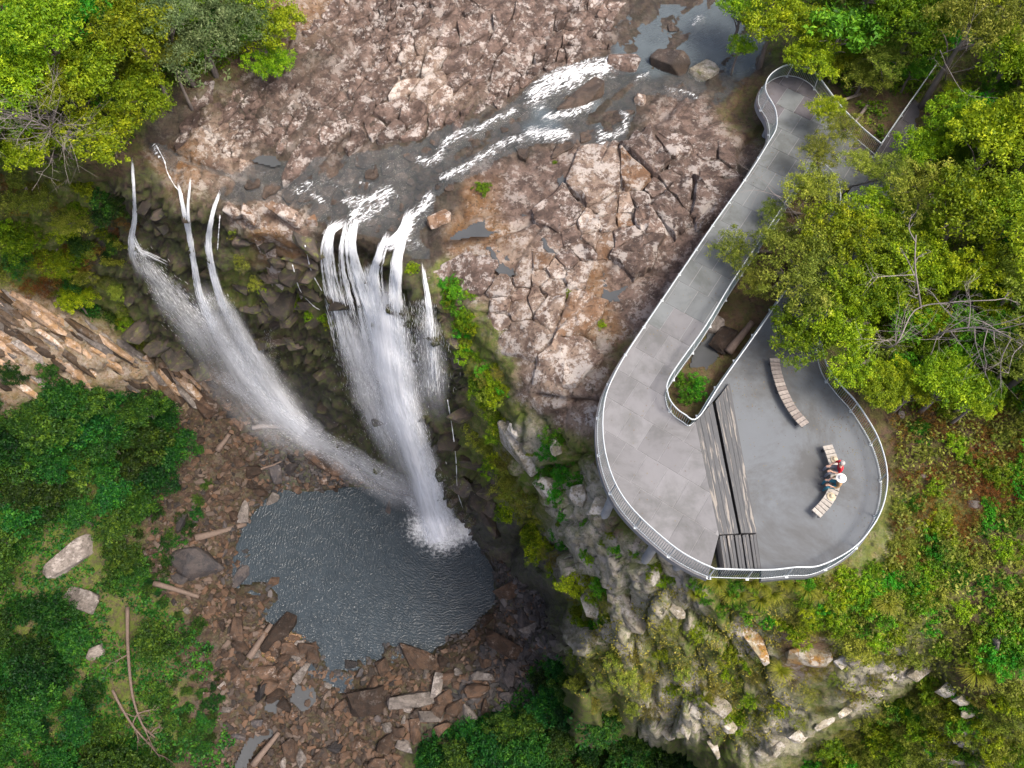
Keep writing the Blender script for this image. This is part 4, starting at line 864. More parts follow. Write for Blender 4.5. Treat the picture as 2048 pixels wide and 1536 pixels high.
# stairs at the rail end of the terraces: treads
S0 = [wpt((1438, 1071), 0)[:2], wpt((1514, 1068), -.5)[:2]]; S1 = [wpt((1449, 1142), 0)[:2], wpt((1524, 1140), -.5)[:2]]
for k in range(5):
    a, b = k/5+.03, (k+1)/5-.03; z = -.10-.10*k
    for h0, h1 in ((a, (a+b)/2-.006), ((a+b)/2+.006, b)):
        plank('stair_tread', S0[0]+(S0[1]-S0[0])*h0, S1[0]+(S1[1]-S1[0])*h0, S0[0]+(S0[1]-S0[0])*h1, S1[0]+(S1[1]-S1[0])*h1, z)
v = ccw([S0[0], S0[1], S1[1], S1[0]]); P = np.array([(x, y, -.58) for x, y in v]); me, _ = prism('stair_base', P, .4, [M_RISER]); pobj('stair_base', me)
# concrete columns carrying the platform on the rock
for px, py in ((1240, 800), (1240, 960), (1330, 1060), (1400, 1080), (1560, 1100), (1680, 1060), (1330, 620), (1420, 490), (1500, 380), (1545, 240), (1730, 930)):
    low = px > 1500 and py > 600; zt = -.9 if low else -.32; p = wpt((px, py), zt); h = BVH.ray_cast(Vector((p[0], p[1], zt-.02)), Vector((0, 0, -1))); zb = (h[0].z if h[0] else -3)-.3
    mb = MB(); mb.tube([(p[0], p[1], zt), (p[0], p[1], zb)], .22, 14); pobj('column', mb.build('column', M_SLAB))

# ------------------------------------------------------------------ benches
def bslat_mat(name, a, b):
    t = NT(name); p = t.obc(); c = t.mix(t.rand(), a, b); c = t.mix(t.rng(t.noise(7, 5, .7, p), .5, .7, 0, .6), c, tuple(q*.4 for q in a)); t.set(col=c, rough=.75); return t.m
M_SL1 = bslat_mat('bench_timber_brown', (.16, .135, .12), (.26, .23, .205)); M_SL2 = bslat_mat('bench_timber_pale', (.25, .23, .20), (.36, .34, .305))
def bench(label, line, nsl, width, mat_):
    z = LOW+.45; C = spline([wpt(p, z) for p in line], nsl*2+1); base = C[len(C)//2].copy(); base[2] = LOW
    root = empty('bench', base, label, 'bench', 'curved slatted benches'); 
    nrm = normal2(C); tg = np.gradient(C[:, :2], axis=0); tg /= np.linalg.norm(tg, axis=1)[:, None]
    L = np.linalg.norm(np.diff(C[::2], axis=0), axis=1).mean()
    for k in range(nsl):
        c = C[2*k+1]; a = math.atan2(tg[2*k+1, 1], tg[2*k+1, 0])
        mb = MB(); mb.box((0, 0, 0), (L*.43, 0, 0), (0, width/2*(1+rnd.uniform(-.02, .02)), 0), (0, 0, .035))
        o = obj('slat', mb.build('slat', mat_), root); o.location = c-base+[0, 0, -.035+rnd.uniform(-.006, .006)]; o.rotation_euler = (0, 0, a)
    for s in (-1, 1):
        q = C.copy(); q[:, :2] += nrm*s*width*.33; q[:, 2] -= .12; mb = MB(); mb.tube(q-base, .035, 6); obj('bearer', mb.build('bearer', M_RISER, True), root)
    for k in (1, nsl-1, nsl//2*1):
        c = C[2*k-1]; mb = MB(); n3 = np.array([nrm[2*k-1, 0], nrm[2*k-1, 1], 0]); t3 = np.array([-n3[1], n3[0], 0])
        mb.box(c-base+[0, 0, -.155-.145], n3*width*.36, t3*.05, (0, 0, .15)); obj('leg', mb.build('leg', M_RISER), root)
    return C, root
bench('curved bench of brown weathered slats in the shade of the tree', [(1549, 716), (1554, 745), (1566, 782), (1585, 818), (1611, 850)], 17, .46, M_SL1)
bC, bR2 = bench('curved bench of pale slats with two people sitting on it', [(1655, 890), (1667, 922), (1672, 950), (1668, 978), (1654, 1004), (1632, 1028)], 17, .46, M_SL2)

# leaf litter blown over the paving
def litter(n, boxes, z, seed):
    r = np.random.default_rng(seed); V = []; Fc = []; k = 0
    for (x, y, sx, sy, m_) in boxes:
        for _ in range(int(n*m_)):
            px, py = r.normal(x, sx), r.normal(y, sy); p = wpt((px, py), z)
            if z > -.1 and not inpoly(p[0], p[1], deck_poly): continue
            if z < -.1 and not (inpoly(p[0], p[1], fl_poly) and py > 640): continue
            a = r.uniform(0, 6.28); l = r.uniform(.02, .045); w_ = l*r.uniform(.25, .5); d1 = np.array([math.cos(a), math.sin(a), 0])*l; d2 = np.array([-math.sin(a), math.cos(a), 0])*w_; zz = np.array([0, 0, .008])
            V += [p-d1+zz, p+d2+zz*1.8, p+d1+zz, p-d2+zz*1.6]; Fc.append((k, k+1, k+2, k+3)); k += 4
    return V, Fc
t = NT('leaf_litter'); g_ = t.n('ShaderNodeNewGeometry').outputs['Random Per Island']; t.set(col=t.ramp(g_, [(0, (.05, .03, .015)), (.5, (.12, .07, .03)), (.8, (.16, .13, .04)), (1, (.05, .06, .02))]), rough=.8)
V, Fc = litter(170, [(1560, 190, 40, 40, .8), (1560, 330, 60, 60, 1.2), (1450, 480, 60, 80, 1.0), (1370, 660, 60, 80, .6), (1300, 900, 60, 100, .5), (1740, 320, 40, 30, .6)], .022, 5)
o = obj('leaf_litter', mesh('leaf_litter', V, Fc, [t.m]), None, kind='stuff'); o['label'] = 'fallen leaves strewn over the walkway and deck'
V, Fc = litter(170, [(1560, 720, 50, 50, 1.4), (1680, 840, 40, 40, 1.2), (1720, 930, 25, 70, .8), (1520, 900, 40, 120, .5), (1480, 780, 25, 40, .5)], LOW+.002, 6)
o = obj('leaf_litter', mesh('leaf_litter', V, Fc, [t.m]), None, kind='stuff'); o['label'] = 'fallen leaves strewn over the sunken floor'
# ------------------------------------------------------------------ rocks of the shelf: each slab its own piece
R_PINK = rock_mat('rock_pink', (.064, .043, .034), (.142, .099, .079), (.36, .325, .295), lich_amt=.515, obvar=.22, dark=(.022, .018, .015))
R_PALE = rock_mat('rock_pale', (.12, .08, .06), (.24, .18, .138), (.43, .39, .35), lich_amt=.485, obvar=.22, dark=(.022, .018, .015))
R_OCHRE = rock_mat('rock_ochre', (.145, .08, .042), (.205, .135, .09), (.39, .35, .31), lich_amt=.5, obvar=.25)
R_BED = rock_mat('rock_streambed', (.036, .026, .019), (.075, .052, .037), (.19, .16, .135), lich_amt=.62, rough=.45, obvar=.3)
R_TALUS = rock_mat('rock_talus', (.033, .020, .0125), (.068, .041, .026), (.18, .15, .13), lich_amt=.6, obvar=1.0, scale=.8)
R_DARK = rock_mat('rock_dark_wet', (.022, .021, .023), (.045, .038, .036), (.12, .115, .115), lich_amt=.66, obvar=1.2, rough=.5)
R_GREY = rock_mat('rock_pale_grey', (.115, .10, .088), (.18, .158, .14), (.27, .245, .225), lich_amt=.54, obvar=.5)
R_SPUR = rock_mat('rock_lichened', (.24, .21, .15), (.36, .325, .255), (.50, .47, .42), lich_amt=.48, moss=.10)
R_RIDGE = rock_mat('rock_column', (.165, .10, .048), (.23, .165, .115), (.32, .285, .25), lich_amt=.56, obvar=1.4, scale=.7)
R_ORANGE = rock_mat('rock_orange_lichen', (.26, .14, .035), (.26, .22, .14), (.45, .42, .36), lich_amt=.50)
def voronoi(seeds, aniso=1., ang=0.):
    """cells of seeds (n,2) in a stretched metric; returns polygons in the original frame"""
    ca, sa = math.cos(ang), math.sin(ang); Rm = np.array([[ca, sa], [-sa, ca]]); Sm = np.diag([1/aniso, 1.])
    T_ = Sm@Rm; q = seeds@T_.T; Ti = np.linalg.inv(T_); out = []
    for i, p in enumerate(q):
        d = np.sum((q-p)**2, 1); nb = np.argsort(d)[1:22]; R0 = math.sqrt(d[nb[7]])*1.2
        poly = [p+R0*np.array([math.cos(a), math.sin(a)]) for a in np.linspace(0, 2*np.pi, 13)[:-1]]
        for j in nb:
            mid = (p+q[j])/2; nn = q[j]-p; res = []
            for k in range(len(poly)):
                a, b = poly[k], poly[(k+1) % len(poly)]; da, db = (mid-a)@nn, (mid-b)@nn
                if da >= 0: res.append(a)
                if da*db < 0: res.append(a+(b-a)*(da/(da-db)))
            poly = res
            if len(poly) < 3: break
        out.append(np.array(poly)@Ti.T if len(poly) >= 3 else None)
    return out
def scatter(poly, spacing, tries=40000, seed=1, var=.35, avoid=None):
    r = np.random.default_rng(seed); xs = [q[0] for q in poly]; ys = [q[1] for q in poly]
    c = np.stack([r.uniform(min(xs), max(xs), tries), r.uniform(min(ys), max(ys), tries)], -1); c = c[inpoly(c[:, 0], c[:, 1], poly)]
    keep = np.zeros((0, 2)); cell = {}
    out = []
    for p in c:
        s = spacing*(1+var*math.sin(p[0]*.013+p[1]*.017)); k = (int(p[0]//spacing), int(p[1]//spacing)); ok = True
        for dx in (-2, -1, 0, 1, 2):
            for dy in (-2, -1, 0, 1, 2):
                for o in cell.get((k[0]+dx, k[1]+dy), ()):
                    if (o[0]-p[0])**2+(o[1]-p[1])**2 < s*s: ok = False; break
                if not ok: break
            if not ok: break
        if ok: cell.setdefault(k, []).append(p); out.append(p)
    return np.array(out)
def chaikin(p, n=2):
    if n == 0:
        q = np.roll(p, -1, 0); return np.stack([p*.93+q*.07, p*.65+q*.35, p*.35+q*.65, p*.07+q*.93], 1).reshape(-1, 2)
    for _ in range(n): p = np.stack([p*.75+np.roll(p, -1, 0)*.25, p*.25+np.roll(p, -1, 0)*.75], 1).reshape(-1, 2)
    return p
def slab_geom(poly, h, gap, seed, bury=.25, tilt=.12, ch=2):
    p = np.array(poly); c = p.mean(0); r = np.linalg.norm(p-c, axis=1).mean()
    p = c+(p-c)*max(.3, 1-gap/max(r, 1)); p = chaikin(p, ch)
    n = len(p); rr = np.random.default_rng(seed); jig = fbm(np.stack([p[:, 0]/9, p[:, 1]/9, np.full(n, seed*1.3)], -1), 2, 5)
    p = c+(p-c)*(1+.24*jig)[:, None]
    tx, ty = rr.normal(size=2)*tilt
    rings = []
    for sc, hh in ((1.0, -bury), (.985, h*.62), (.92, h*.96), (.66, h*1.0), (.32, h*1.0)):
        q = c+(p-c)*sc; P = un_w(q[:, 0], q[:, 1], gsamp(WS, q[:, 0], q[:, 1]))
        rel = (q-c)/max(r, 1)
        P[:, 2] += hh+(h*.9*fbm(np.stack([q[:, 0]/11, q[:, 1]/11, np.full(n, seed*.7)], -1), 3, 6)+h*(rel[:, 0]*tx+rel[:, 1]*ty)*2.)*(hh > 0); rings.append(P)
    top = un_w(c[:1], c[1:], gsamp(WS, c[:1], c[1:])); top[:, 2] += h*1.02
    v = np.vstack(rings+[top]); f = []
    for k in range(4):
        for j in range(n): f.append((k*n+(j+1) % n, k*n+j, (k+1)*n+j, (k+1)*n+(j+1) % n))
    for j in range(n): f.append((4*n+(j+1) % n, 4*n+j, 5*n))
    nv = v[f[0][1]]-v[f[0][0]]
    return v, f
def orient(v, f):
    """make faces point up/out: flip when the cap looks down"""
    a, b, c = (v[i] for i in f[-1][:3]); nz = np.cross(b-a, c-a)[2]
    return f if nz > 0 else [q[::-1] for q in f]
MAINCH = STREAM[0]
def slabs(poly, spacing, h, gap, aniso, ang, matf, parent, name, seed, indiv, avoid=(), ch=2, var=.35):
    S = scatter(poly, spacing, seed=seed, var=var); cells = voronoi(S, aniso, ang); items = []
    for i, c in enumerate(cells):
        if c is None: continue
        ctr = c.mean(0)
        if any(inpoly(ctr[0], ctr[1], a) for a in avoid): continue
        if not inpoly(ctr[0], ctr[1], poly): continue
        if np.ptp(c, 0).max() > 3.2*spacing*max(1, aniso*.8): continue
        ar = .5*abs(np.sum(c[:, 0]*np.roll(c[:, 1], -1)-np.roll(c[:, 0], -1)*c[:, 1])); items.append((ar, i, c))
    items.sort(key=lambda q: -q[0]); rest = {}
    for k, (ar, i, c) in enumerate(items):
        hh = h*(.35+1.0*rnd.random())*min(1.3, math.sqrt(ar)/spacing)
        v, f = slab_geom(c, hh, gap*(.6+.8*rnd.random()), seed*1000+i, ch=ch); f = orient(v, f); mt = matf(c.mean(0))
        if k < indiv:
            o0 = v[-1].copy(); me = mesh(name, v-o0, f, [mt], True); me.set_sharp_from_angle(angle=.6); o = obj(name, me, parent); o.location = o0
        else:
            rest.setdefault(mt.name, (mt, MB()))[1].add(v, f)
    for nm, (mt, mb) in rest.items():
        o = obj('small_stones', mb.build('small_stones', [mt], True), parent); o['kind'] = 'stuff'
def mz(c):
    z = gsamp(ZONE, c[0], c[1]); best = min(('pink', 'pale', 'pink', 'ochre')[:4 if c[1] > 330 else 2], key=lambda k: np.sum((z[:6]-np.array(KINDS[k][0]+KINDS[k][1]))**2)+rnd.random()*.012)
    return {'pink': R_PINK, 'pale': R_PALE, 'ochre': R_OCHRE, 'bed': R_BED}[best]
shelfS = STRUCT['rock_shelf']
NOWET = [[(1225, 60), (1290, 10), (1540, -40), (1560, 110), (1480, 160), (1400, 130), (1300, 160), (1230, 140)], [(1210, 130), (1060, 180), (1050, 290), (1130, 285), (1200, 240)]]+[q for q in STREAM[1:8]]
TOPR = [(560, 150), (640, -40), (1250, -40), (1235, 100), (1120, 130), (1040, 190), (960, 240), (860, 290), (720, 320), (560, 330), (430, 345), (330, 290), (370, 190), (500, 180)]
slabs(TOPR, 26, .24, .9, 2.4, math.radians(-40), mz, shelfS, 'rock_slab', 51, 130, NOWET, ch=1, var=.5)
RIGHTR = [(880, 505), (890, 440), (960, 360), (1060, 315), (1160, 320), (1230, 310), (1290, 250), (1420, 240), (1500, 290), (1410, 470), (1240, 690), (1190, 830), (1060, 800), (990, 740), (940, 640)]
slabs(RIGHTR, 62, .30, 1.1, 1.25, math.radians(-30), mz, shelfS, 'rock_slab', 52, 120, NOWET, ch=0, var=.6)
CHAN = [(470, 350), (640, 320), (840, 290), (1000, 230), (1060, 180), (1200, 150), (1230, 200), (1260, 290), (1150, 320), (1060, 300), (960, 350), (880, 400), (850, 480), (700, 470), (640, 440), (520, 410), (400, 390)]
slabs(CHAN, 24, .12, 4.5, 1.6, math.radians(-30), lambda c: R_BED, shelfS, 'streambed_rock', 53, 60, [[(1210, 130), (1060, 180), (1050, 290), (1130, 285), (1200, 240)]])
# boulders and rock columns shaped as hulls ------------------------
def hull_mesh(name, seed, dims, n=16, bev=True):
    r = np.random.default_rng(seed); p = r.normal(size=(n, 3)); p /= np.linalg.norm(p, axis=1)[:, None]; p = np.sign(p)*np.abs(p)**.62
    p *= (.8+.3*r.random((n, 1))); p = p/np.abs(p).max(0)*np.array(dims)
    bm = bmesh.new(); [bm.verts.new(q) for q in p]; bmesh.ops.convex_hull(bm, input=bm.verts)
    bmesh.ops.delete(bm, geom=[v for v in bm.verts if not v.link_faces], context='VERTS')
    if bev: bmesh.ops.bevel(bm, geom=bm.edges[:], offset=.055*min(dims), segments=1, affect='EDGES', clamp_overlap=True)
    me = bpy.data.meshes.new(name); bm.to_mesh(me); bm.free(); return me
HULLS = {}
def hulls(name, mat_, nvar=8, dims=(.55, .42, .36)):
    k = (name, mat_.name)
    if k not in HULLS:
        HULLS[k] = []
        for i in range(nvar):
            me = hull_mesh(name, 100+i, np.array(dims)*np.array([1, .8+.35*rnd.random(), .75+.4*rnd.random()])); me.materials.append(mat_); HULLS[k].append(me)
    return rnd.choice(HULLS[k])
def rock(px, py, rpx, mat_, name, label=None, group=None, cat='boulder', parent=None, elong=1., ang=None, dims=(.55, .42, .36), sink=.3):
    p, n = gray(px, py); dist = np.linalg.norm(p-[0, 0, H]); R_ = rpx*dist/F
    me = hulls(name, mat_, dims=dims); o = obj(name, me, parent, label, cat if parent is None else None, group)
    o.location = p+np.array([0, 0, R_*(.5-sink)*.7]); o.scale = (R_*1.9*elong, R_*1.9, R_*1.9)
    o.rotation_euler = (rnd.uniform(-.35, .35), rnd.uniform(-.35, .35), rnd.uniform(0, 6.28) if ang is None else ang)
    return o
# distinct boulders
SP = [(1022 + 0, 0, 0)]
for (px, py, r, mt, el, an, lab) in [
 (625, 1123, 15, R_TALUS, 1.1, .3, 'lone brown boulder standing in the open plunge pool'),
 (545, 1003, 16, R_GREY, 1.3, 1.0, 'blocky pinkish boulder at the pool edge opposite the falling water'),
 (778, 1015, 17, R_DARK, 1.2, -.9, 'dark jagged boulder in the pool beside the foot of the main fall'),
 (940, 1102, 10, R_DARK, 1.1, 0, 'small black boulder in the pool right of the splash'),
 (825, 1312, 30, R_TALUS, 2.0, -.35, 'big oblong brown boulder lying along the lower pool shore'),
 (832, 1402, 22, R_GREY, 2.3, .12, 'long pale grey slab resting on the rubble below the pool'),
 (735, 1400, 30, R_TALUS, 1.2, .2, 'large reddish rounded boulder in the rubble below the pool'),
 (655, 928, 30, R_TALUS, 1.9, -.45, 'wide pinkish slab half veiled by the drifting spray'),
 (405, 805, 26, R_TALUS, 1.5, -.9, 'rust-red block below the tip of the column ridge'),
 (1060, 1262, 22, R_GREY, 1.9, .35, 'flat blue-grey slab among the black wet rubble'),
 (1020, 1180, 26, R_TALUS, 1.4, .5, 'brown slab at the right end of the pool near the wall'),
 (1010, 1295, 28, R_TALUS, 1.8, -.6, 'tan elongated slab pointing away from the pool'),
 (140, 1118, 26, R_GREY, 2.0, .7, 'pale striped slab poking out of the gorge trees, upper of two'),
 (158, 1197, 24, R_GREY, 1.7, -.45, 'pale striped slab poking out of the gorge trees, lower of two'),
 (192, 1305, 17, R_GREY, 1.0, .2, 'small pale rock in the green undergrowth beside the dead trunk'),
 (700, 1330, 14, R_DARK, 1.3, .2, 'wet brown boulder in the shallow outlet of the pool'), (480, 1160, 20, R_DARK, 1.4, .9, 'dark wet boulder on the left pool shore'),
 (545, 1170, 16, R_TALUS, 1.3, 1.1, 'upright brown boulder on the left pool shore'), (560, 1265, 20, R_TALUS, 2.2, 1.0, 'long brown block above the orange gravel patch'), (600, 1225, 10, R_TALUS, 1.1, 0, 'little reddish boulder on the shore of the pool by the orange gravel'),
 (660, 1262, 12, R_TALUS, 1.5, 0, 'low reddish boulder awash near the pool outlet'), (395, 1130, 40, R_DARK, 1.4, .2, 'large shadowed boulder in the hollow left of the pool'), (1165, 990, 26, R_SPUR, 1.0, .4, 'rounded lichened boulder beside the platform rim, upper of a pair'), (1197, 1018, 24, R_SPUR, 1.0, 1.1, 'rounded lichened boulder beside the platform rim, lower of a pair'),
 (1040, 890, 44, R_SPUR, 1.6, -1.0, 'tall pinkish-white leaning slab at the cliff edge'), (1618, 1312, 30, R_ORANGE, 1.3, 0., 'squat boulder covered in orange lichen below the platform'), (1505, 1275, 24, R_ORANGE, 2.2, -1.0, 'white and orange lichened fin of rock below the platform'),
 (1085, 965, 26, R_SPUR, 1.5, -1.0, 'white rock rib under the bright green shrubs'), (1845, 952, 9, R_GREY, 1.3, 0, 'pale stone in the scrub right of the lookout rail'), (1946, 1010, 11, R_GREY, 1.4, 0, 'pale stone in the brown scrub far from the rail'), (1806, 830, 8, R_GREY, 1.1, 0, 'pale stone at the edge of the bright tree by the rail'), (1992, 1275, 16, R_GREY, 1.3, 1.3, 'speckled upright stone among the lower scrub'),
 (1445, 680, 22, R_TALUS, 1.5, .9, 'brown rock wedged in the planter gap'), (1430, 655, 26, R_GREY, 1.6, -.4, 'tan flat rock crossing the planter gap'), (1165, 150, 0, R_BED, 1, 0, None),
 (1247, 132, 24, R_PINK, 1.3, .1, 'smooth pink boulder between the still water and the white rapid'), (1335, 130, 32, R_BED, 1.2, -.5, 'speckled brown rock island in the still water'), (1405, 148, 26, R_SPUR, 1.2, .6, 'mossy yellow-green rock at the edge of the still water'), (1285, 205, 15, R_PALE, 1.1, 0, 'rounded white boulder by the side channel'), (1165, 200, 30, R_BED, 1.8, .62, 'brown wet rock island inside the white rapid'), (880, 440, 20, R_OCHRE, 1.2, .5, 'orange-topped wet boulder beside the fall lip'), (1345, 60, 10, R_BED, 1.2, 0, 'small dark stone in the still water')]:
    if lab: rock(px, py, r, mt, 'boulder', lab, None, 'boulder', None, el, an)
# talus boulders, the largest as individuals
TAL = [(360, 790), (430, 780), (520, 830), (620, 900), (760, 965), (640, 982), (540, 985), (500, 1045), (470, 1090), (480, 1140), (460, 1180), (550, 1200), (530, 1245), (620, 1290), (660, 1345), (720, 1345), (780, 1330), (880, 1310), (960, 1260), (1000, 1200), (1000, 1120), (1090, 1200), (1110, 1310), (1080, 1380), (1000, 1400), (900, 1450), (800, 1500), (780, 1600), (450, 1600), (440, 1450), (400, 1380), (450, 1280), (400, 1240), (330, 1200), (290, 1100), (300, 1000), (340, 900)]
S = scatter(TAL, 23, seed=5, var=.25); rnd.shuffle(idx_ := list(range(len(S))))
for k, i in enumerate(idx_[:250]):
    px, py = S[i]; dark = (px > 980 and py > 1090) or (520 < px < 600 and py < 960) or rnd.random() < .12
    sz = rnd.choice([6, 7, 8, 9, 11, 13, 16]); mt = R_DARK if dark else R_TALUS if rnd.random() < .86 else R_GREY; el = rnd.uniform(.9, 1.7)
    where = 'above the pool below the drifting spray' if py < 985 else 'on the slope left of the pool' if px < 500 and py < 1260 else 'right of the pool below the spur' if px > 960 else 'below the pool outlet' if py > 1330 else 'along the lower pool shore'
    lab_ = ('small' if sz < 8.5 else 'middling' if sz < 12 else 'large')+(' long' if el > 1.35 else ' blocky')+(' dark wet' if dark else ' brown' if mt is R_TALUS else ' pale grey')+' boulder in the talus '+where
    rock(px, py, sz, mt, 'talus_boulder', lab_, 'boulders of the talus around the pool', 'boulder', None, el)
def stone_field(name, poly, n, rlo, rhi, mat_, parent, seed):
    r = np.random.default_rng(seed); xs = [q[0] for q in poly]; ys = [q[1] for q in poly]; c = np.stack([r.uniform(min(xs), max(xs), n*4), r.uniform(min(ys), max(ys), n*4)], -1)
    c = c[inpoly(c[:, 0], c[:, 1], poly)][:n]; P = ground(c[:, 0], c[:, 1]); bases = []
    for i in range(10):
        me = hull_mesh('x', 500+i, (.6, .45, .4), 11, False); v = np.empty(len(me.vertices)*3); me.vertices.foreach_get('co', v); bases.append((v.reshape(-1, 3), [tuple(p.vertices) for p in me.polygons])); bpy.data.meshes.remove(me)
    V, Fc, k = [], [], 0
    for p in P:
        v, f = bases[r.integers(10)]; a = r.uniform(0, 6.28); ca, sa = math.cos(a), math.sin(a); s = math.exp(r.uniform(math.log(rlo), math.log(rhi)))
        q = v*s*np.array([1+.7*r.random(), 1, .8]); q = q@np.array([[ca, sa, 0], [-sa, ca, 0], [0, 0, 1]]); V.append(q+p+[0, 0, s*.12]); Fc += [tuple(i+k for i in g) for g in f]; k += len(v)
    o = obj(name, mesh(name, np.vstack(V), Fc, [mat_]), parent); o['kind'] = 'stuff'; return o
def stone_mat(name, cols):
    t = NT(name); p = t.pos(); g = t.n('ShaderNodeNewGeometry').outputs['Random Per Island']
    c = t.ramp(g, [(i/(len(cols)-1), q) for i, q in enumerate(cols)]); c = t.mix(t.rng(t.noise(6, 5, .7, p), .5, .7, 0, .6), c, (.05, .04, .03)); t.set(col=c, rough=.8); t.bump(t.noise(14, 4, .7, p), .5, .05); return t.m
ST_T = stone_mat('stones_talus', [(.008, .0065, .006), (.026, .0145, .008), (.043, .024, .013), (.09, .047, .023), (.095, .07, .055), (.016, .011, .0075)])
ST_D = stone_mat('stones_dark', [(.014, .014, .016), (.026, .024, .024), (.05, .042, .04), (.018, .018, .018), (.09, .08, .078)])
ST_G = stone_mat('stones_gravel', [(.17, .09, .04), (.22, .13, .07), (.13, .07, .035), (.24, .17, .11)])
stone_field('talus_stones', TAL, 4600, .12, .55, ST_T, STRUCT['gorge_floor'], 3)
stone_field('wet_stones', [(985, 1110), (1090, 1190), (1120, 1310), (1080, 1400), (960, 1430), (900, 1400), (1000, 1250)], 900, .15, .6, ST_D, STRUCT['gorge_floor'], 4)
stone_field('wet_stones', [(500, 830), (620, 860), (760, 950), (720, 968), (600, 970), (520, 930)], 500, .15, .5, ST_D, STRUCT['gorge_floor'], 6)
stone_field('shore_stones', [(float(q[0]), float(q[1])) for q in (np.array(POOL)-np.array([720, 1150]))*1.09+np.array([720, 1150])], 2600, .10, .45, ST_D, STRUCT['gorge_floor'], 9)
stone_field('gravel', [(560, 1245), (610, 1275), (632, 1300), (610, 1335), (560, 1330), (520, 1310)], 900, .07, .16, ST_G, STRUCT['gorge_floor'], 7)
stone_field('rubble', [(1850, 1400), (1900, 1395), (1950, 1450), (1920, 1520), (1860, 1500)], 160, .1, .3, stone_mat('stones_pale', [(.35, .3, .25), (.5, .45, .4), (.25, .18, .13)]), STRUCT['spur'], 8)
# columns of the ridge and of the lip
def column_piece(px, py, dx, dy, wpx, mat_, parent, name='rock_column', seed=0, lift=.25):
    a = gsamp(P0, px-dx/2, py-dy/2)+[0, 0, lift]; b = gsamp(P0, px+dx/2, py+dy/2)+[0, 0, lift*.7]; L = np.linalg.norm(b-a); w_ = wpx*(H-(a[2]+b[2])/2)/F
    me = hull_mesh(name, seed, (L*.5, w_*.5, w_*.55), 18); me.materials.append(mat_); o = obj(name, me, parent); o.location = (a+b)/2
    o.rotation_euler = Vector(b-a).to_track_quat('X', 'Z').to_euler(); return o
RID = [(-60, 570), (0, 590), (100, 622), (200, 668), (300, 722), (410, 738), (430, 765), (390, 795), (300, 800), (250, 770), (180, 790), (100, 770), (0, 790), (-60, 780)]
for k, p in enumerate(scatter(RID, 20, seed=9, var=.3)):
    left = p[0] < 300; dx, dy = (64, 44) if left else (40, 46)
    s = rnd.uniform(.55, 1.35); column_piece(p[0], p[1], dx*s, dy*s, rnd.uniform(12, 22), R_RIDGE if rnd.random() < .8 else R_GREY, STRUCT['cliff'], seed=900+k, lift=rnd.uniform(.05, .9))
for k, (x, y, dx, dy, w_) in enumerate([(500, 450, 40, 24, 46), (548, 500, 14, 110, 44), (560, 560, 16, 70, 40), (600, 490, 10, 90, 30), (520, 480, 22, 70, 36), (585, 450, 60, 26, 34), (630, 480, 8, 60, 28), (600, 560, 16, 90, 20), (470, 440, 40, 20, 30), (560, 440, 40, 24, 26)]):
    column_piece(x, y, dx, dy, w_, R_PALE if k % 3 else R_OCHRE, STRUCT['cliff'], 'rock_column', 990+k, .95)
# blocks of the dark wall and of the spur
WALL = [(260, 360), (440, 420), (640, 480), (850, 520), (900, 650), (960, 820), (1010, 980), (980, 1060), (900, 1010), (780, 950), (600, 840), (430, 740), (300, 690), (230, 560)]
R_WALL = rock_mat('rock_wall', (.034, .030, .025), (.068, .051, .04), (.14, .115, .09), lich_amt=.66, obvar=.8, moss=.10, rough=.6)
FPATH = [[(690, 455), (668, 600), (700, 800), (860, 1060)], [(760, 480), (790, 700), (880, 1060)], [(860, 520), (870, 800)], [(360, 380), (400, 600), (600, 850), (800, 980)], [(430, 400), (440, 590), (590, 845)], [(265, 340), (266, 510), (440, 725)]]
for k, p in enumerate(scatter(WALL, 40, seed=21, var=.4)):
    if min(float(segdist(p[0], p[1], f_)) for f_ in FPATH) < 34: continue
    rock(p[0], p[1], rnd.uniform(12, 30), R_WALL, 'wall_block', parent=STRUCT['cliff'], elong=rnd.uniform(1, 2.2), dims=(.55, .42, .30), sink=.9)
SPR = [(1010, 830), (1190, 930), (1260, 1060), (1330, 1110), (1420, 1170), (1380, 1230), (1260, 1260), (1180, 1290), (1150, 1200), (1110, 1100), (1060, 980)]
for k, p in enumerate(scatter(SPR, 105, seed=22, var=.3)): rock(p[0], p[1], rnd.uniform(14, 26), R_SPUR, 'spur_rock', parent=STRUCT['spur'], elong=rnd.uniform(1, 2.0), ang=rnd.uniform(-1.5, -.7), dims=(.55, .42, .34), sink=.6)
for k, p in enumerate(scatter([(1300, 1390), (1420, 1400), (1500, 1470), (1480, 1520), (1400, 1490), (1290, 1440)], 60, seed=23)): rock(p[0], p[1], rnd.uniform(10, 22), R_SPUR, 'spur_rock', parent=STRUCT['spur'], elong=rnd.uniform(1, 2.0), ang=rnd.uniform(-1.2, -.3), dims=(.55, .42, .34), sink=.6)
for (x, y) in ((1690, 1420), (1720, 1402), (1750, 1385), (1790, 1350), (1815, 1338), (1840, 1340), (1650, 1445), (1600, 1468), (1560, 1490), (1525, 1505), (1930, 1395), (1945, 1420), (1900, 1375), (1720, 1310), (1690, 1318)):
    rock(x, y, rnd.uniform(9, 17), R_SPUR, 'spur_rock', parent=STRUCT['spur'], elong=1.9, ang=.6, dims=(.55, .42, .34), sink=.5)
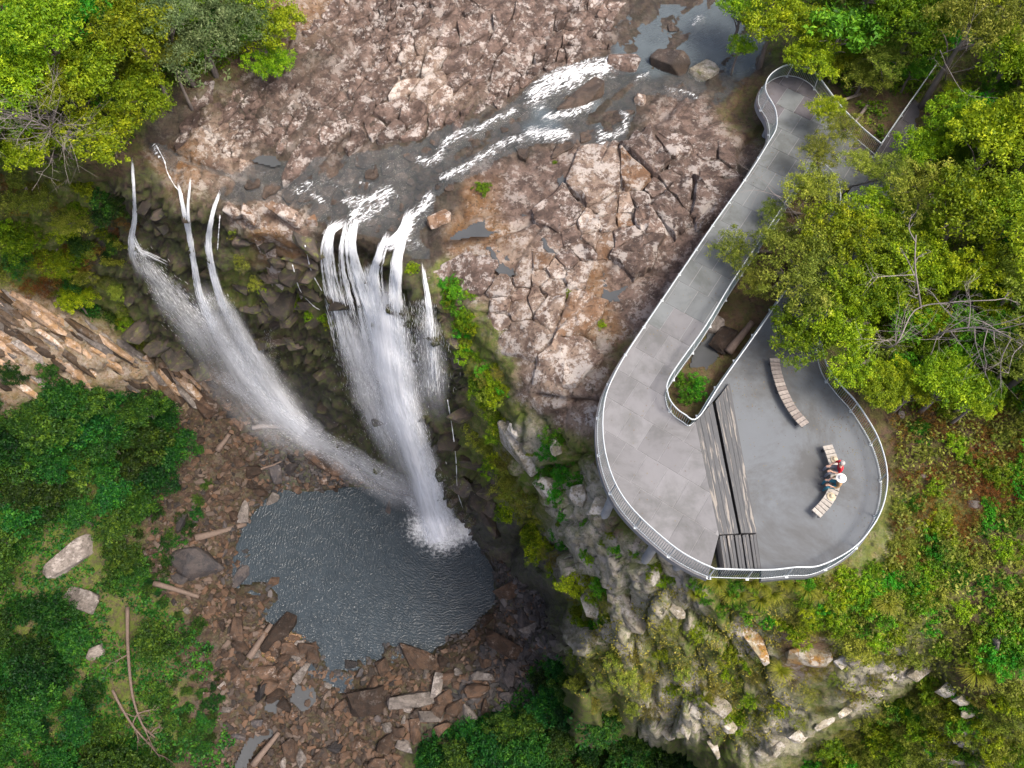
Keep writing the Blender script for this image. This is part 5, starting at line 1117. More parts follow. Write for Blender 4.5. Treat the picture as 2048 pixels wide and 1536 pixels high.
# ------------------------------------------------------------------ vegetation
def leaf_mat(name, dark, mid, light, obvar=.10, transl=.35):
    t = NT(name); a = t.att('lv'); c = t.ramp(a, [(0, dark), (.5, mid), (1, light)])
    h = t.n('ShaderNodeHueSaturation'); t.l(c, h.inputs['Color']); r = t.rand()
    t.l(t.rng(r, 0, 1, .5-obvar*.10, .5+obvar*.16), h.inputs['Hue'])
    rr = t.math('FRACT', t.math('MULTIPLY', r, 7.31)); t.l(t.rng(rr, 0, 1, 1-obvar*2, 1+obvar*2), h.inputs['Value'])
    t.set(col=h.outputs[0], rough=.6); t.b.inputs['Specular IOR Level'].default_value = .25
    tr = t.n('ShaderNodeBsdfTranslucent'); t.l(h.outputs[0], tr.inputs[0]); mx = t.n('ShaderNodeMixShader'); mx.inputs[0].default_value = transl
    t.l(t.b.outputs[0], mx.inputs[1]); t.l(tr.outputs[0], mx.inputs[2]); t.l(mx.outputs[0], t.out.inputs['Surface'])
    return t.m
L_BRIGHT = leaf_mat('leaf_bright', (.035, .085, .003), (.165, .255, .004), (.38, .45, .014), .16)
L_OLIVE = leaf_mat('leaf_olive', (.06, .095, .008), (.20, .25, .022), (.42, .44, .07), .12)
L_GREY = leaf_mat('leaf_grey_green', (.045, .08, .028), (.10, .15, .05), (.20, .25, .10), .10)
L_DARK = leaf_mat('leaf_gorge', (.004, .022, .004), (.020, .072, .008), (.08, .165, .010), .24)
L_GREEN = leaf_mat('leaf_green', (.015, .075, .004), (.065, .24, .008), (.19, .42, .016), .16)
L_HEATH = leaf_mat('leaf_heath', (.05, .058, .007), (.155, .155, .02), (.30, .28, .05), .22)
L_RUST = leaf_mat('leaf_rust', (.07, .028, .008), (.19, .075, .014), (.34, .16, .035), .16)
L_GRASS = leaf_mat('leaf_tussock', (.07, .10, .006), (.16, .19, .012), (.30, .27, .03), .08)
t = NT('bark_grey'); p = t.pos(); t.set(col=t.mix(t.noise(3, 5, .6, p), (.08, .062, .05), (.22, .19, .165)), rough=.85); BARK = t.m
t = NT('bark_dead'); p = t.pos(); t.set(col=t.mix(t.noise(5, 5, .6, p), (.12, .10, .09), (.27, .24, .225)), rough=.85); BARKD = t.m
t = NT('bark_log'); p = t.pos(); t.set(col=t.mix(t.noise(5, 5, .6, p), (.07, .045, .032), (.17, .13, .105)), rough=.85); BARKL = t.m

def leaf_cloud(name, C, cr, n_per, ls, mat_, seed, up=.5, aspect=.5, flat=1., shade=None):
    """leaves: n_per rhombic leaf sprays of about ls round each clump centre C with radius cr"""
    r = np.random.default_rng(seed); K = len(C); n = K*n_per
    base = np.repeat(C, n_per, 0); rad = np.repeat(cr, n_per)
    d = r.normal(size=(n, 3)); d /= np.linalg.norm(d, axis=1)[:, None]; d *= (r.random((n, 1))**.45); d[:, 2] *= flat
    P = base+d*rad[:, None]
    nn = r.normal(size=(n, 3))*.8+d*.8+np.array([0, 0, up]); nn /= np.linalg.norm(nn, axis=1)[:, None]
    a = np.cross(nn, r.normal(size=(n, 3))); a /= np.linalg.norm(a, axis=1)[:, None]; b = np.cross(nn, a)
    s = (ls*(.55+.9*r.random((n, 1))))
    v = np.stack([P-a*s, P+b*s*aspect+nn*s*.15, P+a*s, P-b*s*aspect+nn*s*.15], 1).reshape(-1, 3)
    f = (np.arange(n)*4)[:, None]+np.arange(4)[None]
    me = mesh(name, v, f, [mat_])
    lv = np.repeat(np.repeat(r.normal(.5, .16, K), n_per)+r.normal(0, .14, n)+(shade if shade is not None else 0), 4)
    attr(me, 'lv', np.clip(lv, 0, 1)); return me
def crown_centres(seed, lobes, R, hz, dens, shell=.55, lobe_r=(.35, .55)):
    r = np.random.default_rng(seed); C = []; CR = []; LB = []
    for k in range(lobes):
        a = k*2.4+r.uniform(-.4, .4); q = R*math.sqrt((k+.4)/lobes)*.72*(.85+.3*r.random()); lr = R*r.uniform(*lobe_r)
        c = np.array([math.cos(a)*q, math.sin(a)*q, hz*r.uniform(-.3, .45)*(1-.5*q/R)]); LB.append(c)
        m = max(4, int(dens*(lr/R)**2)); d = r.normal(size=(m, 3)); d[:, 2] = np.abs(d[:, 2])*.9-.25; d /= np.linalg.norm(d, axis=1)[:, None]
        rr = lr*(shell+(1-shell)*r.random((m, 1))); e = d*rr; e[:, 2] *= hz/R*1.3; C.append(c+e)
    return np.vstack(C), np.array(LB)
PROTO = {}
KW = {'lime': 'yellow-green', 'heath': 'olive-brown', 'scrub': 'olive', 'green': 'vivid green', 'rust': 'rust-brown', 'gshrub': 'dark green'}
def proto(kind, mat_, nvar, R, lobes, hz, dens, cr, nper, ls, **kw):
    PROTO[kind] = []
    for i in range(nvar):
        C, LB = crown_centres(hash_(kind)+i, lobes, R, hz, dens*1.6, lobe_r=kw.get('lobe_r', (.35, .55)), shell=kw.get('shell', .55))
        r = np.random.default_rng(i); crr = cr*(.6+.8*r.random(len(C)))
        PROTO[kind].append((leaf_cloud('crown', C, crr*.85, int(nper*1.5), ls*.7, mat_, 40+i, up=kw.get('up', .5), aspect=kw.get('aspect', .5), flat=kw.get('flat', .8)), LB, R))
def hash_(s): return sum(ord(c)*(i+3) for i, c in enumerate(s)) % 997
proto('bright', L_BRIGHT, 5, 2.2, 9, 1.3, 74, .34, 28, .10)
proto('olive', L_OLIVE, 4, 2.2, 8, 1.3, 66, .34, 26, .10, aspect=.35)
proto('grey', L_GREY, 3, 2.4, 9, 1.2, 80, .34, 26, .09, aspect=.35)
proto('gorge', L_DARK, 5, 2.6, 9, 1.6, 62, .5, 22, .17)
proto('green', L_GREEN, 3, 1.0, 6, .6, 34, .2, 22, .085, aspect=.4)
proto('heath', L_HEATH, 4, 1.2, 7, .5, 46, .22, 26, .055, aspect=.3)
proto('rust', L_RUST, 3, 1.0, 6, .45, 34, .22, 22, .055, aspect=.25)
proto('scrub', L_OLIVE, 3, 1.1, 6, .6, 34, .22, 24, .07, aspect=.4)
proto('lime', L_BRIGHT, 3, 1.0, 6, .55, 34, .2, 24, .075, aspect=.45)
proto('gshrub', L_DARK, 3, 1.6, 7, .8, 44, .34, 20, .12)
def trunk_mesh(base, top, lobes, r0, bark):
    """trunk from base to the crown and limbs to its lobes, in coordinates of the base"""
    mb = MB(); b = np.array([0., 0, 0]); tp = top-base; L = np.linalg.norm(tp)
    k = 6; u = np.linspace(0, 1, k)[:, None]; bend = np.array([rnd.uniform(-.06, .06)*L, rnd.uniform(-.06, .06)*L, 0])
    pts = b+(tp-b)*u+bend*np.sin(u*np.pi); pts[0] = pts[0]-(tp/L)*.4
    mb.tube(pts, np.linspace(r0, r0*.45, k), 8)
    for l in lobes:
        s = pts[rnd.choice([3, 4, 4, 5])]; e = tp+l*.9; mid = (s+e)/2+np.array([0, 0, .12*np.linalg.norm(e-s)])
        mb.tube(spline([s, mid, e], 6), np.linspace(r0*.42, r0*.08, 6), 5)
    return mb.build('trunk', bark, True)
HF = .6
def tree(px, py, rpx, kind, label, group=None, hgt=None, cat='tree', name='tree', bark=None, root_at=None):
    me, LB, R = rnd.choice(PROTO[kind]); g = gsamp(P0, px, py)
    h = (hgt if hgt is not None else rpx*.055+1.0)*HF
    t_ = 1/gsamp(W, px, py); dist = t_*np.linalg.norm(ray(px, py)); s = rpx*(t_-h)/F/R
    d = ray(px, py); c = np.array([0, 0, H])+d*(t_-h/abs(d[2]))
    hit = BVH.ray_cast(Vector(c), Vector((0, 0, -1)))
    near = BVH.find_nearest(Vector(c))
    base = np.array(hit[0]) if hit[0] is not None and (c[2]-hit[0].z) < h*2.0 else np.array(near[0])
    if root_at: base = ground(float(root_at[0]), float(root_at[1]))
    root = empty(name, base, label, cat, group); rz = rnd.uniform(0, 6.28); ca, sa = math.cos(rz), math.sin(rz)
    lb = LB@np.array([[ca, sa, 0], [-sa, ca, 0], [0, 0, 1]])*s
    obj('trunk', trunk_mesh(base, c-[0, 0, .35*R*s], lb, max(.05, .045*R*s+.02*h), bark or BARK), root)
    o = obj('crown', me, root); o.location = c-base; o.scale = (s, s, s*rnd.uniform(.85, 1.15)); o.rotation_euler = (rnd.uniform(-.12, .12), rnd.uniform(-.12, .12), rz)
    return root
def shrub(px, py, rpx, kind, label, group, name='shrub', cat='shrub', sink=.15):
    me, LB, R = rnd.choice(PROTO[kind]); p, n = gray(px, py); dist = np.linalg.norm(p-[0, 0, H]); s = rpx*dist/F/R
    o = obj(name, me, None, label, cat, group); n = n if n[2] > 0 else -n; n = n*.7+np.array([0, 0, .5]); n /= np.linalg.norm(n)
    o.location = p+n*R*s*sink; o.scale = (s, s, s); q = Vector(n).to_track_quat('Z', 'Y') @ Quaternion((0, 0, 1), rnd.uniform(0, 6.28)); o.rotation_euler = q.to_euler(); return o
# upper left bank
G1, G2 = 'trees on the upper left bank', 'trees round the lookout'
for a in [(85, 45, 95, 'bright', 'broad yellow-green tree in the far corner of the left bank', 6), (270, 60, 90, 'bright', 'yellow-green tree between the grey-green gum and the corner trees', 5), (180, 130, 80, 'bright', 'mid-green tree in the middle of the left bank', 5), (400, 60, 125, 'grey', 'soft grey-green gum tree above the shaded rock shelf', 3), (330, 20, 80, 'grey', 'grey-green gum crown behind the larger gum of the left bank', 5),
          (550, 55, 70, 'bright', 'bright tree overhanging the pink rocks', 2.6), (545, 122, 48, 'bright', 'low round bright crown at the rock shelf edge', 2), (480, 40, 75, 'grey', 'pale gum crown next to the bright tree over the rocks', 2.6), (285, 190, 68, 'bright', 'bright yellow-green tree reaching over the dark pool of shade', 4.5), (215, 265, 78, 'bright', 'bright yellow-green tree overhanging the thin waterfall', 5), (120, 170, 75, 'bright', 'yellow-green tree above the pale dead crown', 4.5), (30, 150, 80, 'bright', 'green tree left of the pale dead crown', 5), (15, 60, 75, 'green', 'dark green tree at the outer corner', 4),
          (25, 235, 58, 'bright', 'lime-green crown touching the dead crown', 4), (65, 300, 62, 'bright', 'yellow-green tree on the edge of the gorge wall below the dead crown', 4), (180, 20, 70, 'green', 'deep green tree between the corner trees', 4), (-60, 120, 100, 'bright', 'yellow-green tree past the dead crown', 5), (-80, 280, 90, 'bright', 'yellow-green tree beyond the gorge wall edge', 5), (340, 110, 55, 'olive', 'thin brownish gum beside the shaded rock shelf', 3.5),
          (60, 400, 55, 'olive', 'olive tree clinging to the gorge wall under the lip', 3), (140, 440, 45, 'olive', 'small olive tree on the dark gorge wall', 2.5), (30, 480, 55, 'bright', 'yellow tree on the gorge wall above the column ridge', 3), (120, 520, 45, 'bright', 'mossy yellow tree low on the gorge wall', 2.5), (150, 600, 40, 'bright', 'yellow tree at the top of the column ridge', 2.5), (170, 545, 36, 'olive', 'olive bush tree beside the yellow ones on the gorge wall', 2)]:
    tree(*a[:5], group=G1, hgt=a[5])
# round the lookout
ROOTS = {(1555, 470): (1600, 450), (1515, 565): (1545, 560), (1655, 215): (1720, 190), (1640, 300): (1650, 380), (1470, 500): (1540, 505), (1545, 420): (1600, 430), (1685, 255): (1735, 210), (1625, 370): (1640, 395), (1780, 340): (1845, 345), (1590, 545): (1555, 545), (1690, 470): (1800, 505), (1600, 665): (1720, 640), (1680, 640): (1735, 650), (1705, 735): (1740, 720),
 (1760, 775): (1785, 750), (1622, 118): (1665, 105), (1850, 300): (1905, 330), (1910, 230): (1975, 235), (1655, 470): (1625, 440), (1640, 560): (1575, 520), (1745, 425): (1810, 470), (1850, 390): (1880, 400), (1720, 330): (1850, 380), (1480, 92): (1545, 70), (1770, 110): (1740, 140)}
for a in [(1560, 30, 80, 'bright', 'bright tree above the still stream water', 5), (1485, 15, 55, 'bright', 'bright crown leaning over the still water', 4.5), (1482, 92, 30, 'bright', 'small lime crown hanging over the still water', 3.5), (1622, 118, 56, 'bright', 'lime tree overhanging the rounded end of the walkway', 4), (1690, 50, 85, 'green', 'green tree behind the rounded walkway end', 5), (1770, 110, 60, 'olive', 'olive tree left of the entry path rail', 4), (1830, 40, 85, 'bright', 'green tree at the head of the entry path', 5),
          (1950, 45, 95, 'olive', 'tall yellow-olive gum right of the entry path', 7), (2035, 110, 80, 'bright', 'bright tree beyond the yellow-olive gum', 5), (1685, 255, 46, 'olive', 'sparse olive sapling standing over the walkway fork', 4), (1625, 370, 66, 'olive', 'sparse olive gum growing out of the planter gap', 5), (1720, 330, 42, 'olive', 'brownish-olive branch crown over the path fork', 5), (1555, 470, 46, 'olive', 'light olive spray of leaves over the middle of the walkway rail', 5), (1515, 565, 44, 'olive', 'light olive spray of leaves over the lower planter rail', 5), (1655, 215, 38, 'bright', 'lime spray of leaves by the rounded walkway end', 4), (1640, 300, 44, 'olive', 'olive spray of leaves at the tip of the planter', 5), (1655, 470, 72, 'olive', 'olive gum crown over the upper planter rail', 6), (1640, 560, 80, 'olive', 'yellowish gum crown hiding the middle of the ramp', 6), (1745, 425, 62, 'bright', 'yellow-green crown over the head of the ramp', 5), (1780, 340, 52, 'olive', 'olive gum beside the entry path', 4.5), (1850, 300, 55, 'bright', 'bright tree along the entry path', 4.5), (1910, 230, 65, 'bright', 'bright tree on the bend of the entry path', 5),
          (1990, 280, 90, 'bright', 'bright spreading tree above the entry path', 6), (1850, 390, 80, 'olive', 'large yellow-olive gum between path and slope', 6), (1470, 500, 55, 'olive', 'olive branch crown hanging over the walkway', 4.5), (1545, 420, 30, 'olive', 'thin olive crown over the planter rail', 4), (1590, 545, 98, 'olive', 'pale olive gum spreading over the planter gap', 6), (1690, 470, 85, 'bright', 'yellow-green tree over the shaded ramp', 5.5), (1790, 490, 75, 'bright', 'yellow-green tree right of the shaded ramp', 5.5),
          (1940, 420, 95, 'bright', 'broad bright tree on the right slope', 6.5), (2035, 420, 80, 'bright', 'bright tree at the far right of the slope', 6), (1600, 665, 72, 'bright', 'bright tree shading the brown bench', 4.5), (1680, 640, 75, 'bright', 'bright tree over the ramp beside the bench', 5), (1740, 570, 80, 'bright', 'bright tree behind the ramp', 5.5), (1705, 735, 62, 'bright', 'bright tree over the rail bend by the brown bench', 4), (1760, 775, 55, 'bright', 'lime tree touching the rail right of the brown bench', 4),
          (1860, 530, 75, 'bright', 'green tree above the dead branches', 5), (1960, 540, 75, 'bright', 'bright tree next to the dead branches', 5), (2040, 560, 70, 'olive', 'olive tree past the dead branches', 5), (1820, 640, 62, 'green', 'deep green tree beneath the dead branches', 3), (1900, 770, 72, 'bright', 'yellow-green tree below the dead branches', 4), (1960, 800, 42, 'bright', 'small yellow tree beside the rust-coloured scrub', 3.5), (2030, 720, 60, 'scrub', 'olive tree right of the dead branches', 4), (1830, 740, 45, 'green', 'dark tree between the two bright trees by the rail', 2.5), (1990, 660, 60, 'green', 'deep green tree behind the dead branches', 3),
          (2110, 250, 110, 'bright', 'bright tree past the right slope', 6), (2120, 480, 110, 'bright', 'bright tree at the outer slope', 6), (2110, 700, 100, 'olive', 'olive tree at the outer slope', 5), (1750, -40, 90, 'bright', 'bright tree upstream of the walkway', 5), (2000, -50, 110, 'bright', 'bright tree past the entry path head', 6)]:
    tree(*a[:5], group=G2, hgt=a[5], root_at=ROOTS.get((a[0], a[1])))
def fill(poly, sp, rr, kinds, where, group, seed, hg):
    for p in scatter(poly, sp, seed=seed, var=.3):
        k = rnd.choice(kinds); z = rnd.uniform(*rr); kk = {'bright': 'yellow-green', 'olive': 'olive', 'green': 'deep green', 'grey': 'grey-green'}[k]
        tree(p[0], p[1], z, k, ('small ' if z < (rr[0]+rr[1])/2 else 'mid-sized ')+kk+' understorey tree '+where, group, hgt=rnd.uniform(*hg), name='understorey_tree')
fill([(-60, -40), (330, -40), (520, -20), (540, 90), (400, 120), (330, 170), (240, 300), (60, 330), (-60, 330)], 62, (34, 58), ['bright', 'bright', 'green', 'olive'], 'on the left bank', 'understorey trees', 101, (1.5, 3.2))
fill([(1520, -40), (2100, -40), (2100, 90), (1960, 60), (1870, 110), (1800, 180), (1740, 190), (1690, 160), (1660, 90), (1560, 60)], 60, (32, 55), ['bright', 'green', 'olive', 'bright'], 'between stream and entry path', 'understorey trees', 102, (1.5, 3.2))
fill([(1900, 200), (2100, 90), (2100, 820), (2000, 820), (1900, 780), (1800, 800), (1780, 700), (1720, 640), (1780, 520), (1850, 450), (1850, 330)], 64, (36, 60), ['bright', 'bright', 'green', 'olive'], 'on the right hand slope', 'understorey trees', 103, (1.5, 3.5))
# gorge forest: dark canopy
GF = [(-80, 830), (0, 810), (120, 800), (260, 810), (340, 820), (365, 870), (340, 950), (280, 960), (290, 1040), (250, 1090), (270, 1180), (300, 1230), (330, 1340), (330, 1420), (280, 1540), (-80, 1600)]
def gplace(x, y):
    if x > 700: return 'under the spur wall' if y < 1440 else 'beside the lower rubble' if x < 980 else 'at the foot of the spur'
    if y < 890: return 'under the column ridge'
    if x > 235 and y < 1230: return 'at the edge of the brown talus'
    if abs(x-150) < 90 and abs(y-1150) < 80: return 'round the pale striped slabs'
    if abs(x-265) < 80 and y > 1200: return 'beside the fallen trunk'
    return 'in the thick of the gorge forest' if y < 1130 else 'on the lower gorge floor'
for p in scatter(GF, 48, seed=71, var=.3):
    if min(float(segdist(p[0], p[1], q_)) for q_ in ([(125, 1130), (160, 1105)], [(140, 1185), (175, 1210)], [(192, 1305), (192, 1306)], [(255, 1215), (258, 1330), (285, 1450), (310, 1475)], [(225, 1380), (268, 1455), (320, 1515)])) < 40: continue
    z = rnd.uniform(34, 58); w_ = 'small' if z < 41 else 'mid-sized' if z < 50 else 'large'
    if p[1] < 1080 or rnd.random() < .4: tree(p[0], p[1], z, 'gorge', w_+' dark green rainforest tree '+gplace(*p), 'rainforest trees on the gorge floor', hgt=rnd.uniform(2.5, 5), name='rainforest_tree')
    else: shrub(p[0], p[1], z*.7, 'gshrub', w_+' low green shrub '+gplace(*p), 'shrubs on the gorge floor', 'gorge_shrub')
GB = [(840, 1600), (870, 1500), (960, 1470), (1050, 1430), (1100, 1340), (1130, 1330), (1150, 1420), (1280, 1475), (1390, 1535), (1470, 1620)]
for p in scatter(GB, 42, seed=72, var=.3):
    z = rnd.uniform(30, 48); w_ = 'small' if z < 36 else 'mid-sized' if z < 42 else 'large'
    tree(p[0], p[1], z, 'gorge', w_+' dark green rainforest tree '+gplace(*p), 'rainforest trees below the spur', hgt=rnd.uniform(2, 4), name='rainforest_tree')
for p in scatter([(180, 780), (260, 770), (300, 800), (120, 800), (40, 820), (20, 740), (90, 720)], 36, seed=73):
    shrub(p[0], p[1], rnd.uniform(16, 32), 'gshrub', 'green shrub between the rock columns of the ridge', 'shrubs on the column ridge', 'ridge_shrub')
for p in scatter([(350, 850), (400, 880), (420, 980), (360, 1080), (330, 1180), (420, 1270), (450, 1380), (420, 1500), (330, 1500), (310, 1250), (270, 1100), (300, 980)], 30, seed=76):
    z = rnd.uniform(7, 19); shrub(p[0], p[1], z, 'gshrub', ('tiny' if z < 11 else 'small' if z < 15 else 'middling')+' green plant dotted over the left talus', 'plants on the talus', 'talus_plant')
# cliff edge shrubs by the main fall
def belt(line, n, spread, rr, kinds, label, group, name='shrub', seed=0):
    r = random.Random(seed); C = spline(line, n)
    for x, y in C: shrub(x+r.gauss(0, spread), y+r.gauss(0, spread), r.uniform(*rr), r.choice(kinds), label, group, name)
belt([(895, 540), (915, 600), (940, 660), (960, 720), (985, 790)], 40, 13, (11, 26), ['lime', 'lime', 'heath', 'green'], 'small bright shrub on the rim right of the main fall', 'rim shrubs right of the main fall', 'rim_shrub', 1)
belt([(960, 760), (985, 830), (1000, 900), (1010, 960), (1040, 1030), (1070, 1090)], 46, 17, (16, 34), ['heath', 'scrub', 'lime', 'scrub', 'lime'], 'olive-green shrub hanging on the steep wall of the spur', 'hanging shrubs on the spur wall', 'hanging_shrub', 2)
belt([(1060, 1060), (1090, 1110), (1120, 1160)], 7, 12, (22, 36), ['scrub', 'lime', 'heath'], 'yellow-green shrub at the corner of the spur above the black rubble', 'corner shrubs of the spur', 'corner_shrub', 3)
for x, y, r in ((1110, 870, 30), (1100, 900, 28), (1130, 945, 32), (1095, 950, 30), (1140, 970, 26), (1115, 985, 24), (1160, 955, 18)): shrub(x, y, r, 'green', 'vivid green shrub between the pale rocks beside the platform', 'vivid shrubs beside the platform', 'vivid_shrub')
for x, y, r in ((1365, 770, 24), (1390, 790, 24), (1370, 800, 20), (1395, 765, 20)): shrub(x, y, r, 'green', 'vivid green shrub inside the planter gap', 'vivid shrubs in the planter', 'planter_shrub', sink=.5)
for x, y, r, l in ((965, 378, 20, 'lone green shrub on the rock slab beside the rapids'), (1138, 590, 11, 'small green tuft on the pale cracked slabs'), (1190, 640, 10, 'tiny tuft by the orange-stained rocks under the platform'), (1110, 325, 6, 'tiny green tuft on a pink boulder'), (1075, 720, 11, 'yellow tuft on the slab near the platform'), (825, 540, 18, 'bright fern at the right edge of the main fall lip'), (1205, 650, 12, 'yellowish tuft near the platform rim')): shrub(x, y, r, 'lime', l, None, 'tuft', 'tuft')
# cliff moss shrubs
belt([(470, 460), (480, 520), (500, 560)], 7, 10, (12, 22), ['scrub', 'heath'], 'mossy olive shrub beside the orange rock columns', 'shrubs beside the rock columns', 'ledge_shrub', 4)
belt([(500, 590), (560, 600), (620, 610), (660, 640)], 12, 8, (9, 16), ['lime', 'heath'], 'yellow-green moss cushion on the ledge below the rock columns', 'moss cushions on the ledge', 'moss_cushion', 5)
belt([(230, 600), (260, 660), (280, 690)], 6, 10, (12, 22), ['lime', 'scrub'], 'yellow shrub behind the crest of the column ridge', 'shrubs behind the column ridge', 'crest_shrub', 6)
for p in scatter([(0, 340), (240, 380), (260, 520), (230, 640), (120, 600), (0, 560)], 34, seed=74): shrub(p[0], p[1], rnd.uniform(16, 36), (k_ := rnd.choice(['scrub', 'lime', 'gshrub', 'heath', 'rust'])), KW[k_]+' shrub on the shaded gorge wall left of the thin fall', 'shrubs on the shaded gorge wall', 'wall_shrub')
belt([(1070, 900), (1090, 960), (1130, 1020), (1160, 1080), (1180, 1130)], 15, 20, (9, 20), ['lime', 'green', 'green', 'lime'], 'green tuft growing between the pale ribs left of the platform', 'tufts between the pale ribs', 'rib_tuft', 7)
belt([(1200, 1050), (1250, 1090), (1310, 1130), (1370, 1170)], 11, 14, (9, 18), ['lime', 'green', 'lime'], 'green tuft hugging the rock under the platform edge', 'tufts under the platform edge', 'edge_tuft', 8)
# spur heath and right hand scrub
def kl(k, z, rr): return ('small ' if z < rr[0]+.35*(rr[1]-rr[0]) else 'mid-sized ' if z < rr[0]+.7*(rr[1]-rr[0]) else 'large ')+KW[k]+' '
def field(poly, sp, rr, kinds, label, group, name, seed, var=.3):
    for p in scatter(poly, sp, seed=seed, var=var): k = rnd.choice(kinds); z = rnd.uniform(*rr); shrub(p[0], p[1], z, k, kl(k, z, rr)+label, group, name)
field([(1270, 1240), (1400, 1250), (1480, 1320), (1560, 1380), (1600, 1440), (1500, 1480), (1420, 1400), (1330, 1380), (1250, 1310)], 36, (15, 28), ['heath', 'heath', 'lime', 'scrub'], 'bush on the steep spur', 'heath on the spur', 'heath_bush', 81)
field([(1150, 1310), (1240, 1310), (1300, 1370), (1310, 1420), (1240, 1425), (1170, 1400)], 30, (22, 34), ['heath', 'heath', 'scrub'], 'bush bulging at the lower corner of the spur', 'heath at the spur corner', 'heath_bush', 82)
field([(1150, 1170), (1200, 1150), (1220, 1230), (1190, 1280), (1160, 1250)], 22, (14, 24), ['lime', 'green', 'heath'], 'cushion bush between white ribs of the spur', 'cushion bushes on the spur', 'cushion_bush', 83)
field([(1380, 1165), (1600, 1170), (1690, 1150), (1680, 1250), (1600, 1280), (1540, 1240), (1420, 1215)], 25, (15, 28), ['lime', 'lime', 'heath', 'green'], 'bush just below the platform rim', 'bushes below the platform rim', 'rim_bush', 84)
field([(1660, 1200), (1780, 1110), (2080, 1120), (2080, 1330), (1960, 1320), (1840, 1320), (1700, 1300)], 31, (18, 38), ['lime', 'scrub', 'green', 'green', 'lime'], 'bush on the slope below the lookout', 'bushes on the slope below the lookout', 'slope_bush', 85)
field([(1790, 840), (1850, 820), (2080, 830), (2080, 1110), (1790, 1110), (1800, 980)], 29, (15, 32), ['rust', 'rust', 'scrub', 'green', 'rust', 'lime'], 'bush in the scrub patch right of the rail', 'scrub right of the rail', 'scrub_bush', 86)
field([(1620, 1500), (1740, 1440), (1850, 1370), (1960, 1400), (2080, 1380), (2080, 1560), (1600, 1560)], 27, (18, 34), ['heath', 'scrub', 'scrub', 'green', 'lime', 'lime'], 'bush on the flank below the pale rock edge', 'heath on the shaded flank', 'flank_bush', 87)
field([(1840, 1350), (1900, 1380), (1860, 1440), (1780, 1500), (1680, 1540), (1740, 1450)], 26, (16, 30), ['scrub', 'heath', 'green', 'lime'], 'bush in the hollow under the pale rock edge', 'bushes in the hollow', 'hollow_bush', 90)
field([(1640, 1300), (1820, 1300), (1800, 1340), (1700, 1400), (1600, 1440)], 32, (14, 26), ['heath', 'scrub'], 'bush above the pale rock edge', 'heath above the pale rock edge', 'ledge_bush', 88)
# the slopes go on outside the frame
field([(2080, 820), (2330, 800), (2330, 1780), (1700, 1780), (1620, 1570), (2080, 1560)], 60, (26, 50), ['heath', 'lime', 'scrub', 'green'], 'bush on the outer slope past the lookout', 'bushes on the outer slope', 'outer_bush', 89)
fill([(2130, -200), (2330, -200), (2330, 800), (2130, 800)], 90, (60, 90), ['bright', 'olive'], 'on the outer right slope', 'understorey trees', 104, (3, 5))
for p in scatter([(-280, 830), (-90, 830), (-90, 1600), (300, 1560), (300, 1780), (-280, 1780)], 70, seed=75): tree(p[0], p[1], rnd.uniform(45, 65), 'gorge', 'dark green rainforest tree on the outer gorge floor', 'rainforest trees on the gorge floor', hgt=4, name='rainforest_tree')
# undergrowth as one mass
def undergrowth(name, poly, n, ls, mat_, seed, parent=None, label=None):
    r = np.random.default_rng(seed); xs = [q[0] for q in poly]; ys = [q[1] for q in poly]; c = np.stack([r.uniform(min(xs), max(xs), n*3), r.uniform(min(ys), max(ys), n*3)], -1); c = c[inpoly(c[:, 0], c[:, 1], poly)]
    pat = fbm(np.stack([c[:, 0]/60, c[:, 1]/60, 0*c[:, 0]], -1), 3, seed); c = c[pat > -.22][:n]; P = ground(c[:, 0], c[:, 1], .12)
    o = obj(name, leaf_cloud(name, P, np.full(len(P), .32), 9, ls, mat_, seed, up=.9), None, kind='stuff'); o['label'] = label; return o
undergrowth('undergrowth', [(-100, 820), (350, 830), (350, 950), (290, 1000), (300, 1200), (420, 1280), (430, 1400), (520, 1600), (-100, 1600)], 5200, .13, L_DARK, 91, label='dark green undergrowth of the left gorge floor')
undergrowth('undergrowth', [(800, 1600), (850, 1470), (1000, 1420), (1080, 1320), (1120, 1300), (1150, 1430), (1290, 1480), (1400, 1540), (1500, 1650)], 3000, .13, L_DARK, 92, label='dark green undergrowth below the spur')
undergrowth('scrub_cover', [(1640, 1170), (1790, 1090), (1790, 830), (2330, 800), (2330, 1780), (1600, 1780), (1700, 1430)], 4000, .08, L_HEATH, 93, label='low heath cover right of and below the lookout')
undergrowth('scrub_cover', [(1500, -60), (1640, 120), (1760, 280), (1900, 120), (2120, -60)], 1500, .09, L_BRIGHT, 94, label='leafy cover beside the entry path')
undergrowth('scrub_cover', [(1800, 320), (1940, 150), (2120, 100), (2120, 820), (1780, 820), (1700, 720), (1680, 560), (1790, 470)], 3600, .09, L_BRIGHT, 95, label='leafy cover under the right hand trees')
undergrowth('scrub_cover', [(-60, -60), (560, -60), (520, 110), (330, 180), (230, 320), (-60, 320)], 3200, .09, L_BRIGHT, 96, label='leafy cover under the left bank trees')
undergrowth('scrub_cover', [(1160, 1160), (1380, 1180), (1600, 1230), (1620, 1440), (1480, 1500), (1300, 1430), (1160, 1390)], 1200, .06, L_HEATH, 97, label='short heath cover on the spur')
